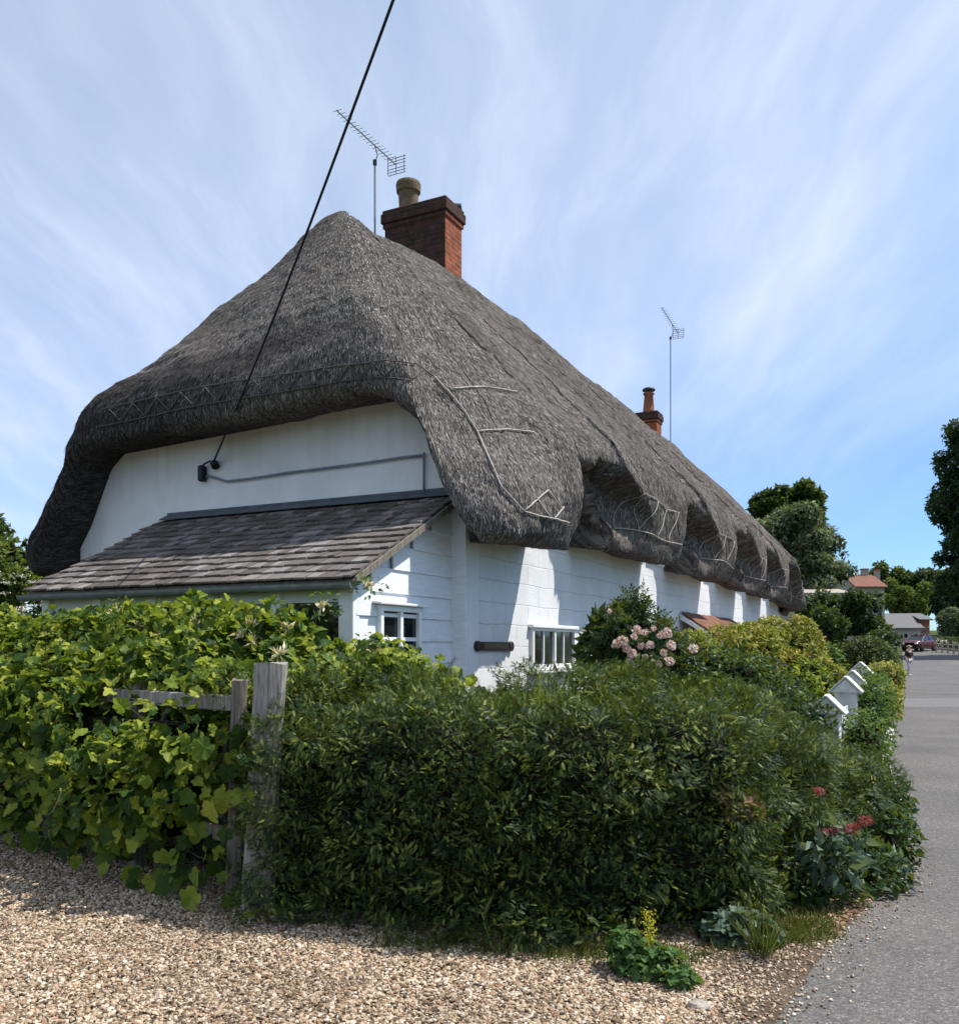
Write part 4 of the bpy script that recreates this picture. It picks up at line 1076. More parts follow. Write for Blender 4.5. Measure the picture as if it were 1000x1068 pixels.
for k in range(14):                                     # low skirts touching the gravel
    u = k / 13; hx = -1.15 + 3.2 * u; front = np.interp(hx, [-1.1, .35, 1.15, 2.2], [5.28, 4.80, 4.95, 5.9])
    hedge.append(('e', (hx, front + random.uniform(-.03, .08), .16), (random.uniform(.2, .32), .22, random.uniform(.2, .3))))
hedge += [('e', (-1.16, 5.36, .55), (.13, .12, .5)), ('e', (-1.15, 5.4, 1.05), (.12, .14, .2))]
for k in range(16):
    hx = random.uniform(-1.2, 2.1); hedge.append(('e', (hx, 5.6 + .3 * max(0, hx) + random.uniform(-.3, .7), 1.36 - .14 * max(0, hx - .9) + random.uniform(-.06, .02)), (random.uniform(.15, .4), random.uniform(.15, .35), random.uniform(.08, .15))))
def view_keep(p): return (np.abs(p[:, 0]) < .62 * p[:, 1] + .4)
p, g = shell(hedge, 130000, .24, (6.0, .085), seed=3)
n = len(p)
cell = np.floor(p / .10 + .35 * np.sin(p[:, [1, 2, 0]] * 23)).astype(int)          # neighbouring fronds share a spray direction
hsh = (cell[:, 0] * 73856093 ^ cell[:, 1] * 19349663 ^ cell[:, 2] * 83492791) & 4095
CD = rnd_dir(4096)[hsh]
yd = norm(g * .60 + CD * .75 + rnd_dir(n) * .38 + np.array([[.1, 0, -.12]])); nr = norm(np.array([[0, 0, 1.0]]) * .6 + g * .5 + CD[:, [1, 2, 0]] * .5 + rnd_dir(n) * .3)
V1, F1 = scatter(T_frond(5, 1, .27), p, yd, nr, .037 * RNG.uniform(.65, 1.35, n))
# longer soft shoots on the top and the road end
k = (g[:, 2] > .35) | (RNG.random(n) < .06)
ps, gs = p[k][:2200], g[k][:2200]; n2 = len(ps)
V2, F2 = scatter(T_yew(9, .2), ps, norm(gs * .6 + rnd_dir(n2) * .8 + [[.12, -.12, .15]]), norm(rnd_dir(n2) + [[0, -.3, .6]]), RNG.uniform(.06, .13, n2))
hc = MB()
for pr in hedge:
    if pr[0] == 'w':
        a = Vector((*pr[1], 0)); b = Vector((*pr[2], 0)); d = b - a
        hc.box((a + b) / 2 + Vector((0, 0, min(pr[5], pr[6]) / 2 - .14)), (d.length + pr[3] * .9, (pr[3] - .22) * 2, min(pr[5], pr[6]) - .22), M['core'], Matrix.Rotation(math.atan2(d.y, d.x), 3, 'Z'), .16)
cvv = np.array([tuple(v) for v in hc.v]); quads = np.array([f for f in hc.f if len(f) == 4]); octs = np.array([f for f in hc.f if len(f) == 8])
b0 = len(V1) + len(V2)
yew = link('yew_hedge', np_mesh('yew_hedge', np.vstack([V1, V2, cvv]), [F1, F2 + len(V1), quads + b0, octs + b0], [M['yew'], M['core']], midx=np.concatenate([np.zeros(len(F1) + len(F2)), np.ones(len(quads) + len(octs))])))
tag(yew, 'dense dark green clipped yew hedge filling the foreground corner', 'hedge')

# timber fence under the vine
FA, FB = Vector((-1.36, 5.5, 0)), Vector((-4.5, 8.15, 0))
fd = (FB - FA).normalized(); fang = math.atan2(fd.y, fd.x)
fe = empty('timber_fence', FA, 0, label='weathered grey post and rail fence smothered by vine', cat='fence')
m = MB()
def gatepost(m, c, wx, wy, hgt, lean, mat, rz):
    prof = []
    for k in range(7):
        z = hgt * k / 6; off = Vector((lean[0] * z, lean[1] * z, 0)); s = 1 + .04 * math.sin(k * 2.1)
        ring = []
        for q in range(12):
            an = 2 * math.pi * q / 12
            ex = math.copysign(abs(math.cos(an)) ** .45, math.cos(an)) * wx / 2 * s; ey = math.copysign(abs(math.sin(an)) ** .45, math.sin(an)) * wy / 2 * s
            v = Vector((ex, ey, 0)) * (1 + random.uniform(-.03, .03)); v.rotate(Matrix.Rotation(rz, 3, 'Z'))
            ring.append(Vector(c) + off + v + Vector((0, 0, z + (random.uniform(-.012, .012) if k == 6 else 0))))
        prof.append(ring)
    fs = [[i * 12 + q, i * 12 + (q + 1) % 12, (i + 1) * 12 + (q + 1) % 12, (i + 1) * 12 + q] for i in range(6) for q in range(12)]
    top = len(prof) * 12
    m.poly([v for r_ in prof for v in r_], fs + [[72 + q for q in range(12)]], mat)
post_px = at(262, 945, 5.42)
gatepost(m, Vector((post_px.x + .03, 5.46, -.02)) - FA, .2, .19, 1.53, (.055, .0), M['postwood'], .15); m.build('gatepost', fe)
m = MB(); gatepost(m, Vector((-1.55, 5.62, -.02)) - FA, .10, .10, 1.42, (.03, 0), M['oldwood'], .2); m.build('post', fe)
for k in (.36, .70, 1.0):
    m = MB(); gatepost(m, (FB - FA) * k + Vector((0, .05, -.02)), .11, .11, 1.38, (.0, 0), M['oldwood'], fang); m.build('post', fe)
for z in (1.26, .86, .42):
    m = MB(); a_p = Vector((-.2, .15, z)); b_p = FB - FA + Vector((0, 0, z - .02)); d = b_p - a_p
    m.box((a_p + b_p) / 2, (d.length, .045, .10), M['postwood'], Matrix.Rotation(fang, 3, 'Z'), .008); m.build('rail', fe)

# grapevine: big lobed leaves over the fence and up to the porch gutter
vine_pr = [('w', (-1.75, 5.75), (-4.9, 8.4), .34, .12, 1.22, 1.30, .2), ('w', (-1.7, 6.35), (-4.6, 8.7), .50, .5, 1.10, 1.18, .3),
           ('e', (-1.7, 6.9, 1.38), (.75, .6, .42)), ('e', (-2.6, 7.5, 1.50), (.85, .6, .44)), ('e', (-3.5, 8.0, 1.52), (.8, .6, .40)), ('e', (-1.05, 6.75, 1.36), (.62, .5, .30)), ('e', (-4.5, 8.6, 1.45), (.6, .6, .42)), ('e', (-.75, 6.9, 1.15), (.55, .5, .38))]
def vkeep(p):
    """sparse low down, and open in front of the top rail near the gatepost"""
    rel = p[:, :2] - np.array([FA.x, FA.y]); al = rel @ np.array([fd.x, fd.y]); ac_ = rel @ np.array([fd.y, -fd.x])   # + is the drive side
    if np.mean([fd.y * (0 - FA.x) - fd.x * (0 - FA.y)]) < 0: ac_ = -ac_
    k = RNG.random(len(p)) < np.clip((p[:, 2] - .15) / 1.0, .10, 1)
    rail = (ac_ > -.02) & (p[:, 2] > 1.10) & (p[:, 2] < 1.36) & (al < 1.75) & (RNG.random(len(p)) < .93)
    gap = (ac_ > .0) & (wobble(p, 2.6, 1.0, 4) > .42) & (p[:, 2] < 1.1)
    return k & ~rail & ~gap
Vv, Fv = foliage(vine_pr, 10500, .26, TV, .082, (2.8, .17), up=.35, jit=.85, seed=5, out=.6, droop=.45, keep=vkeep)
Vw, Fw = foliage(vine_pr, 6000, .30, TV, .07, (2.4, .17), up=.5, jit=.8, seed=5, out=.6, droop=.3, keep=vkeep)
# hanging sprays down the front of the fence
npx = 330
tt = RNG.random(npx); base = np.array(FA)[None] + (np.array(FB) - np.array(FA))[None] * tt[:, None]
pos = base + np.stack([RNG.normal(-.10, .12, npx), RNG.normal(-.20, .12, npx), RNG.uniform(.08, 1.1, npx) ** 1.0], 1)
Vh, Fh = scatter(TV, pos, norm(rnd_dir(npx) * .6 + [[-.2, -.3, -.7]]), norm(rnd_dir(npx) * .5 + [[0, -.7, .6]]), RNG.uniform(.07, .14, npx))
stem = MB()
for k in range(46):
    t0 = random.random(); a_ = FA.lerp(FB, t0) + Vector((random.uniform(-.3, .3), random.uniform(-.3, .5), random.uniform(.2, 1.3)))
    pts = [a_]
    dirv = Vector((random.uniform(-1, 1), random.uniform(-.9, .4), random.uniform(-.3, 1))).normalized()
    for q in range(6): dirv = (dirv + Vector((random.uniform(-.3, .3), random.uniform(-.3, .3), random.uniform(-.45, .15)))).normalized(); pts.append(pts[-1] + dirv * .13)
    stem.tube(pts, [.006 - .0006 * q for q in range(7)], M['bark'], 5)
for k in range(5):
    t0 = .06 + k * .2; a_ = FA.lerp(FB, t0) + Vector((0, -.02, 0))
    stem.tube([a_, a_ + Vector((.1, .05, .35)), a_ + Vector((-.12, .06, .75)), a_ + Vector((-.02, .1, 1.2))], [.032, .028, .022, .015], M['bark'], 7)
sv_ = np.array([tuple(v) for v in stem.v]); sq = np.array([f for f in stem.f if len(f) == 4]); 
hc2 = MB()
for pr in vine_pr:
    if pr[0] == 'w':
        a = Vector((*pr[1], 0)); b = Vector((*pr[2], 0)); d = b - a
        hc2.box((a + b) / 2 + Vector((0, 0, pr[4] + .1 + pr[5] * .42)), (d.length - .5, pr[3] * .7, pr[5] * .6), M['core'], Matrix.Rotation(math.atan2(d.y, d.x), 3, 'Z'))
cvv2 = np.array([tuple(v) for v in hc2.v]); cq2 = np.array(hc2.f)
Vc, Fcs, mi = join([(Vv, Fv, 0), (Vw, Fw, 0), (Vh, Fh, 0)] + [(cv_, cf_, 1) for cv_, cf_ in core_parts(vine_pr, .55)] + [(cvv2, cq2, 1)])
ve = empty('grapevine', FA, 0, label='bright green sprawling grapevine smothering the timber fence', cat='vine')
o = link('leaves', np_mesh('leaves', Vc - np.array(FA), Fcs, [M['vine'], M['core']], midx=mi), ve)
o = link('stems', np_mesh('stems', sv_ - np.array(FA), sq, M['bark']), ve)
# honeysuckle blooms threaded through it
hs = empty('honeysuckle', Vector((-2.3, 7.2, 0)), 0, label='creamy honeysuckle blooms threaded through the grapevine below the gutter', cat='climber')
hp = [(145, 655, 7.6), (165, 660, 7.5), (175, 668, 7.5), (253, 662, 6.9), (262, 668, 6.9), (335, 632, 7.2), (300, 655, 7.0), (385, 610, 7.3), (392, 680, 7.0), (262, 652, 7.0), (205, 650, 7.2), (120, 640, 8.0), (290, 682, 6.4)]
for (px, py, Y) in hp:
    c = at(px, py, Y - .35); n = 22
    V, Fc = scatter(TB, np.array(c)[None] + RNG.normal(0, .012, (n, 3)), norm(rnd_dir(n) + [[0, -.3, .5]]), rnd_dir(n), np.stack([RNG.uniform(.03, .05, n), RNG.uniform(.05, .085, n), np.full(n, .04)], 1))
    link('bloom', np_mesh('bloom', V - np.array(hs.location), Fc, M['cream']), hs)
hl = [('e', tuple(at(px, py, Y) - hs.location), (.16, .2, .12)) for (px, py, Y) in hp]
V, Fc = foliage(hl, 900, .2, TB, .06, (3, .03), up=.5); link('leaves', np_mesh('leaves', V, Fc, M['weed']), hs)

# ------------------------------------------------------------------ garden plants on the road front
def ground_pt(px, Y): p = at(px, HY, Y); return Vector((p.x, p.y, float(ground_z(p.x, p.y))))
# rose bush
c = at(668, 676, 9.2)
rb = empty('rose_bush', (c.x, c.y, 0), 0, label='tall dark leaved bush of pale pink roses against the white wall', cat='rose bush')
rp = [('e', (0, 0, .8), (.42, .4, .75)), ('e', (-.14, .1, 1.62), (.32, .3, .46)), ('e', (.1, .05, 1.5), (.3, .28, .36)), ('e', (.2, -.1, 1.25), (.34, .3, .40)), ('e', (-.36, .0, .95), (.28, .28, .5))]
shrub('leaves', rp, 5200, TP, .13, M['roseleaf'], None, None, .22, .5, rb, wob=(3.2, .06), seed=2, lump=9)
RP = [(653, 671), (662, 668), (671, 664), (679, 661), (684, 667), (656, 679), (648, 674), (668, 676), (661, 683), (690, 664), (687, 682), (692, 690), (683, 692), (676, 676), (659, 692), (712, 679), (693, 676), (642, 645), (672, 686), (665, 662)]
RP = [(668 + (a - 668) * 1.25, 674 + (b - 674) * 1.15 - 3) for a, b in RP]
for k, (px, py) in enumerate(RP):
    q = at(px, py, 8.62 + .03 * (k % 4)) - rb.location; n = 1; s = .050 * random.uniform(.6, 1.3) if py > 650 else .03
    V, Fc = scatter(TR, np.array(q)[None], rnd_dir(1), rnd_dir(1), np.array([s]))
    link('bloom', np_mesh('bloom', V, Fc, M['pink'], smooth=False), rb)
# dark blue-green strappy plant on top left of the rose
shrub('tall_sage_bush', [('e', tuple(at(650, 655, 9.8)), (.30, .26, .30)), ('e', tuple(at(640, 690, 9.9)), (.34, .3, .4))], 1500, TB, .16, M['roseleaf'], 'dark spiky leaved bush against white wall behind the roses', 'shrub', .25, .5, wob=(3, .06), up=.1, out=1.1, lump=8)
# golden spiraea mass
gp = [('e', tuple(at(728, 700, 10.0)), (.66, .6, .46)), ('e', tuple(at(845, 702, 13.5)), (.4, .5, .5)), ('e', tuple(at(766, 703, 11.5)), (.80, .7, .62)), ('e', tuple(at(806, 692, 13.0)), (.70, .7, .62)), ('e', tuple(at(826, 706, 12.5)), (.45, .5, .52))]
shrub('golden_shrub', gp, 27000, TB, .075, M['gold'], 'yellow and orange tipped golden shrub in front of brick door canopy', 'shrub', .22, .42, wob=(4, .08), seed=9, out=1.0, lump=9)
# upright tips
shrub('evergreen_bush', [('e', tuple(at(752, 724, 8.9)), (.55, .5, .42)), ('e', tuple(at(790, 730, 9.6)), (.55, .5, .40)), ('e', tuple(at(765, 750, 9.0)), (.8, .5, .5))], 7500, TB, .075, M['darkshrub'], 'glossy dark green bush between the yew hedge and golden shrub', 'shrub', .2, .45, wob=(3.5, .06), seed=4, lump=8)
shrub('bright_green_bush', [('e', tuple(at(838, 712, 11.6)), (.36, .5, .36)), ('e', tuple(at(826, 730, 10.4)), (.3, .4, .36))], 3000, TB, .08, M['vine'], 'bright green leafy bush behind the nearest white gabled post', 'shrub', .2, .7, wob=(4, .06), seed=6, lump=6)
shrub('flowering_stem_plant', [('e', tuple(at(868, 705, 14.5)), (.22, .22, .55)), ('e', tuple(at(872, 735, 14.5)), (.3, .3, .5))], 900, TB, .09, M['weed'], 'upright leafy stem in front of the clipped dark dome', 'plant', .2, .5, wob=(4, .06), seed=8)
# ------------------------------------------------------------------ white fence by the road
def on_line(t, off): return Vector((HO.x, HO.y, 0)) + Vector((.451, .893, 0)) * t + Vector((.893, -.451, 0)) * off
pf = empty('picket_fence', on_line(2.0, 3.2), HA, label='white painted fence of gable topped posts and boards by the road', cat='fence')
posts = [(862, 727, 9.3), (882, 707.5, 11.0), (889, 701, 12.6), (897, 692, 14.3)]
lp = []
for (px, py, Y) in posts:
    q = at(px, py, Y); l_ = pf.matrix_world.inverted() if False else None
    q = Matrix.Rotation(-HA, 3, 'Z') @ (q - pf.location); lp.append(q)
    m = MB(); hw = .16; zt_ = q.z
    m.box((q.x, q.y, (zt_ - .16) / 2), (.24, .26, zt_ - .16), M['fencewhite'], None, .012)
    m.prism([(q.x - .14, q.y - .17, zt_ - .17), (q.x - .14, q.y + .17, zt_ - .17), (q.x - .14, q.y, zt_)], (.28, 0, 0), M['fencewhite'])
    for s in (-1, 1):
        rt = Matrix.Rotation(s * R(45), 3, 'X')
        m.box((q.x, q.y - s * .098, zt_ - .073), (.32, .27, .022), M['fencewhite'], rt, .004)
    m.build('gabled_post', pf)
for a_, b_ in zip(lp[:-1], lp[1:]):
    m = MB(); zt_ = min(a_.z, b_.z) - .22; d = Vector((b_.x - a_.x, b_.y - a_.y, 0)); rz = math.atan2(d.y, d.x)
    for z in (zt_ - .05, .35): m.box(Vector(((a_.x + b_.x) / 2, (a_.y + b_.y) / 2, z)), (d.length, .04, .08), M['fencewhite'], Matrix.Rotation(rz, 3, 'Z'), .006)
    m.build('rail', pf)
    m = MB(); n = max(2, int(d.length / .17))
    for k in range(1, n):
        c = a_.lerp(b_, k / n); m.box((c.x, c.y - .035, zt_ / 2 + .05), (.095, .022, zt_ - .02), M['fencewhite'], Matrix.Rotation(rz, 3, 'Z'), .005)
    m.build('pickets', pf)
# verge plants outside it
shrub('variegated_shrub', [('e', tuple(at(922, 716, 14.5)), (.32, .4, .42)), ('e', tuple(at(915, 735, 13.0)), (.3, .4, .42))], 3600, TB, .075, M['gold'], 'low yellow variegated shrub spilling over the kerb past the white fence', 'shrub', .2, .7, wob=(4, .07), seed=12)
shrub('verge_wildflowers', [('e', tuple(at(905, 750, 11.2)), (.24, .55, .45)), ('e', tuple(at(898, 775, 10.0)), (.22, .6, .32)), ('e', tuple(at(908, 728, 12.6)), (.25, .4, .5))], 3600, TB, .07, M['weed'], 'bright green weedy growth along the foot of the white fence', 'plant', .2, .6, wob=(4, .07), seed=13)
# red valerian
va = empty('red_valerian', ground_pt(872, 5.8), 0, label='red valerian with three crimson flower heads growing out of hedge', cat='flower')
vb = Vector(va.location)
for (px, py, s) in ((886, 865, .05), (903, 856, .048), (869, 866, .03), (854, 825, .035), (861, 868, .022), (893, 862, .03)):
    c = at(px, py, 5.42) - vb; n = 130
    V, Fc = scatter(TB, np.array(c)[None] + rnd_dir(n) * s * RNG.uniform(.5, 1, (n, 1)) * [1, 1, .7], rnd_dir(n), rnd_dir(n), np.full(n, .016))
    link('flower_head', np_mesh('flower_head', V, Fc, M['red']), va)
m = MB()
for (px, py) in ((886, 868), (903, 859), (869, 869), (854, 828)): m.tube([Vector((at(px, 905, 5.6) - vb)), at(px, py, 5.42) - vb], .005, M['weed'], 5)
m.build('stems', va)
V, Fc = foliage([('e', tuple(at(868, 890, 5.5) - vb), (.17, .14, .17)), ('e', tuple(at(852, 880, 5.45) - vb), (.1, .1, .08))], 260, .2, TB, .10, (3, .03), up=.3, out=1, droop=.3)
link('leaves', np_mesh('leaves', V, Fc, M['glaucous']), va)
# weedy bank at the road end of the hedge
shrub('broad_leaved_weeds', [('e', tuple(at(870, 905, 6.1)), (.42, .4, .26)), ('e', tuple(at(905, 880, 6.7)), (.3, .45, .32)), ('e', tuple(at(830, 930, 5.7)), (.3, .3, .14)), ('e', tuple(at(905, 850, 7.2)), (.28, .4, .35))], 3400, TB, .085, M['darkshrub'], 'leafy dark weeds spilling onto the road at the end of yew hedge', 'plant', .2, .6, wob=(4, .06), seed=14, out=.9)
# yellow-flowered clump, mallow rosette, tall grass stem, grass tufts, dead leaves, big stone
ac = at(680, 1020, 4.35); ae = empty('yellow_flowered_weed', (ac.x, ac.y, 0), 0, label='low weed clump with yellow flower spike on gravel edge', cat='plant')
V, Fc = foliage([('e', (0, 0, .07), (.17, .13, .11)), ('e', (.09, -.13, .04), (.10, .10, .06)), ('e', (-.12, .05, .12), (.09, .1, .12))], 620, .2, TV, .038, (5, .02), up=.7); link('leaves', np_mesh('leaves', V, Fc, M['weed']), ae)
n = 260; V, Fc = scatter(TB, np.stack([RNG.normal(-.02, .018, n), RNG.normal(-.02, .018, n), RNG.uniform(.13, .32, n)], 1), rnd_dir(n), rnd_dir(n), np.full(n, .014)); V, Fs_, mi_ = join([(V, Fc, 0), (np.array([[-.024, -.02, .05], [-.016, -.02, .05], [-.02, -.02, .33]]), np.array([[0, 1, 2]]), 0)]); Fc = Fs_; link('flower_spike', np_mesh('flower_spike', V, Fc, M['yellow']), ae)
mc = at(765, 985, 4.85)
shrub('mallow_rosette', [('e', (mc.x, mc.y, .06), (.16, .13, .12)), ('e', (mc.x + .12, mc.y - .05, .05), (.1, .09, .09))], 330, TV, .055, M['glaucous'], 'pale green rosette of lobed leaves at foot of the hedge', 'plant', .2, 0, wob=(5, .02), up=.8)
def tuft(cx, cy, n, hgt, spread):
    p = np.stack([cx + RNG.normal(0, spread, n), cy + RNG.normal(0, spread, n), np.full(n, .002)], 1)
    return scatter(TB, p, norm(RNG.normal(0, .45, (n, 3)) + [[0, 0, 1.2]]), norm(rnd_dir(n) * [1, 1, .2]), np.stack([np.full(n, .012), hgt * RNG.uniform(.5, 1.2, n), np.full(n, .08)], 1))
gc = at(796, 1000, 4.6); ge = empty('tall_grass_clump', (gc.x, gc.y, 0), 0, label='straw coloured tall grass clump at edge of road', cat='grass')
V, Fc = tuft(0, 0, 90, .30, .022); link('blades', np_mesh('blades', V, Fc, M['grass']), ge)
parts = []
for k in range(75):
    u = random.random() ** .7; px = 300 + u * 560
    yb = np.interp(px, [280, 400, 500, 630, 740, 800, 860], [948, 985, 992, 1002, 1000, 985, 965]); Y = EYE * F / (yb - HY)
    q = at(px, HY, Y); s = random.uniform(.5, 1.3)
    V, Fc = tuft(q.x, q.y + random.uniform(-.08, .1), int(30 * s), .07 * s, .05 * s); parts.append((V, Fc, 0))
for k in range(30):
    q = at(random.uniform(790, 865), HY, random.uniform(4.75, 5.4)); V, Fc = tuft(q.x, q.y, 36, .07, .05); parts.append((V, Fc, 0))
V, Fs, mi = join(parts); tag(link('grass_fringe', np_mesh('grass_fringe', V, Fs, M['grass'])), kind='stuff')
n = 420; yy = RNG.uniform(4.9, 6.3, n); xx = np.interp(yy, [e[0] for e in EDGE], [e[1] for e in EDGE]) - np.abs(RNG.normal(.16, .16, n)) + .05
V, Fc = scatter(TB, np.stack([xx, yy, RNG.uniform(.012, .03, n)], 1), norm(rnd_dir(n) * [1, 1, .3]), norm(rnd_dir(n) * .5 + [[0, 0, 1]]), RNG.uniform(.025, .055, n))
ng = 170; xg = RNG.uniform(-3.6, 1.0, ng); yg = RNG.uniform(3.7, 6.6, ng); kg = yg < np.interp(xg, [-3.6, -1.4, 0, 1], [7.2, 5.4, 4.85, 4.8])
Vg, Fg = scatter(TB, np.stack([xg[kg], yg[kg], RNG.uniform(.018, .026, kg.sum())], 1), norm(rnd_dir(kg.sum()) * [1, 1, .3]), norm(rnd_dir(kg.sum()) * .4 + [[0, 0, 1]]), RNG.uniform(.02, .05, kg.sum()))
Fc = np.vstack([Fc, Fg + len(V)]); V = np.vstack([V, Vg])
tag(link('leaf_litter', np_mesh('leaf_litter', V, Fc, M['dead'])), kind='stuff')
dc = at(768, 836, 5.05); n = 60; V, Fc = scatter(TF, np.array(dc)[None] + RNG.normal(0, .055, (n, 3)) * [1.2, .6, .7], norm(rnd_dir(n) + [[0, -.6, -.2]]), rnd_dir(n), RNG.uniform(.05, .10, n))
db = link('dead_branch', np_mesh('dead_branch', V, Fc, M['dead'])); tag(db, 'small brown dead branch showing in yew hedge', 'branch')
q = at(728, 1055, 3.95); n = 1
V, Fc = mk_sphere(8, 10); V = V * [.055, .045, .024] * (1 + .12 * np.sin(V[:, :1] * 7 + V[:, 1:2] * 5)); o = link('field_stone', np_mesh('field_stone', V, Fc, M['stone'])); o.location = (q.x, q.y, .015); tag(o, 'flat pale stone lying in gravel beside the road edge', 'stone')

# ------------------------------------------------------------------ background trees and shrubs
def tree(name, base, hgt, crown, n, leaf, mat, label, group=None, T=TB, trunk=.25, seed=0, wob=(.9, .35), depth=.9, cat='tree', core=.5, lump=15):
    """crown: list of (dx, dy, z, rx, ry, rz) around the base"""
    e = empty(name, base, 0, label=label, cat=cat, group=group)
    pr = [('e', (c[0], c[1], c[2]), (c[3], c[4], c[5])) for c in crown]
    lp_ = lumps(pr, lump, (.22, .44), .92)
    rm = float(np.mean([min(q[2]) for q in lp_]))
    V, Fc = foliage(lp_, n, max(depth * .6, rm * .7), T, leaf, (wob[0] * 1.5, rm * .30), up=.4, jit=.8, seed=seed, out=.4)
    parts = [(V, Fc, 0)]
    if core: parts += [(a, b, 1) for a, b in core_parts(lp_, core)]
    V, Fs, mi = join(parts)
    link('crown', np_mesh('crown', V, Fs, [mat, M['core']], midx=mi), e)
    m = MB(); top = max(c[2] for c in crown)
    m.tube([(0, 0, -.1), (.05, 0, hgt * .2), (-.05, .05, hgt * .45), (0, 0, top)], [trunk, trunk * .8, trunk * .6, trunk * .2], M['bark'], 8)
    for c in crown:
        m.tube([(0, 0, hgt * .25), (c[0] * .5, c[1] * .5, (hgt * .25 + c[2]) * .55), (c[0], c[1], c[2])], [trunk * .5, trunk * .35, trunk * .12], M['bark'], 6)
    m.build('trunk', e, True)
    return e
def crown_px(blobs, Y, base):
    out = []
    for (px, py, rpx, rpy) in blobs:
        q = at(px, py, Y); out.append((q.x - base.x, random.uniform(-.15, .15) * rpx / F * Y, q.z - base.z, rpx / F * Y, rpx / F * Y * .9, rpy / F * Y))
    return out
def tree_px(name, px, Y, blobs, n, leaf, mat, label, **kw):
    b = ground_pt(px, Y); cr = crown_px(blobs, Y, b)
    return tree(name, b, max(c[2] for c in cr), cr, n, leaf, mat, label, **kw)
G1 = 'trees beyond the cottage'
tree_px('tall_tree', 820, 60, [(822, 522, 28, 20), (800, 530, 18, 18), (842, 535, 14, 22), (820, 550, 34, 24)], 15000, .42, M['oak'], 'tall rich green tree rising highest behind the cottage roof end', trunk=.45)
tree_px('silvery_tree', 835, 46, [(835, 560, 40, 26), (808, 570, 26, 28), (862, 588, 20, 18), (840, 600, 44, 30), (878, 598, 10, 10)], 17000, .26, M['greytree'], 'broad grey green tree just beyond the cottage roof end', trunk=.3)
tree_px('dark_shrubbery', 880, 36, [(880, 635, 44, 24), (850, 640, 26, 24), (906, 640, 22, 22), (888, 665, 50, 24), (929, 672, 8, 14), (850, 680, 30, 30)], 17000, .19, M['laurel'], 'large dark shrub standing behind the clipped dome by the road', trunk=.15, cat='shrub', wob=(1.4, .25), depth=.5)
tree_px('garden_laurel', 862, 30, [(862, 655, 20, 22), (848, 670, 22, 20)], 5000, .16, M['darkshrub'], 'mid green shrub close to the far end wall of cottage', trunk=.12, cat='shrub', wob=(1.6, .2), depth=.4)
# clipped dome
q = ground_pt(903, 24); pr = [('e', (q.x, q.y, .95), (.86, .86, .98)), ('e', (q.x, q.y, .4), (.84, .84, .6))]
shrub('clipped_dome', pr, 9000, TF, .08, M['yew'], 'smooth rounded clipped yew dome beside the road', 'topiary', .12, .9, wob=(3, .02))
tree_px('red_roof_side_tree', 930, 122, [(925, 600, 18, 16), (940, 610, 14, 18), (915, 603, 10, 10)], 5000, .5, M['oak'], 'green tree beside the distant red roofed house', trunk=.3)
tree_px('yellow_green_tree', 945, 112, [(945, 618, 24, 18), (955, 632, 16, 14), (930, 632, 16, 18)], 8000, .42, M['lighttree'], 'lighter yellow green tree directly above the grey slate barn', trunk=.3)
tree_px('dark_cedar', 985, 120, [(985, 606, 30, 14), (965, 608, 12, 12), (1000, 625, 26, 24), (975, 628, 16, 18)], 9000, .55, M['darktree'], 'dark blue green wide tree low in distance right of the slate barn', trunk=.4)
tree_px('roadside_oak', 1040, 74, [(1000, 480, 24, 36), (1000, 510, 22, 30), (1020, 520, 40, 60), (1005, 540, 24, 26), (1000, 575, 24, 22), (1015, 455, 26, 30), (1050, 500, 50, 90), (1045, 590, 45, 30), (998, 612, 22, 16)], 38000, .42, M['darktree'], 'big dark overhanging tree at the right edge of view', trunk=.6, depth=1.4, wob=(.6, .7), lump=15)
tree_px('hawthorn', 990, 92, [(984, 651, 10, 11), (996, 648, 14, 14), (1008, 650, 16, 16)], 6000, .36, M['greytree'], 'dusty green rounded tree above roadside fence at the far right', trunk=.2)
# left side
tree_px('white_flowered_elder', 20, 13, [(20, 630, 48, 40), (0, 600, 34, 40), (45, 650, 30, 26), (-30, 640, 50, 60), (60, 680, 40, 40)], 9000, .10, M['lighttree'], 'white flowered elder bush left of the shingled porch', trunk=.08, cat='shrub', wob=(3, .14), depth=.4)
fl_p = []
for k in range(46):
    c = at(random.uniform(-20, 62), random.uniform(592, 690), random.uniform(12.0, 12.5)); n = 40
    V, Fc = scatter(TB, np.array(c)[None] + RNG.normal(0, 1, (n, 3)) * [.055, .055, .012], rnd_dir(n), norm(rnd_dir(n) * .4 + [[0, -.2, 1]]), np.full(n, .03)); fl_p.append((V, Fc, 0))
V, Fs, mi = join(fl_p); eld = [o for o in COL.objects if o.name == 'white_flowered_elder'][0]
link('blossom', np_mesh('blossom', V - np.array(eld.location), Fs, M['whiteflower']), eld)
tree_px('boundary_tree', 0, 22, [(0, 585, 28, 26), (20, 575, 12, 14), (-40, 570, 50, 50)], 6000, .16, M['oak'], 'dark green tree beyond the elder at left edge of view', trunk=.2, wob=(1.5, .25), depth=.5)

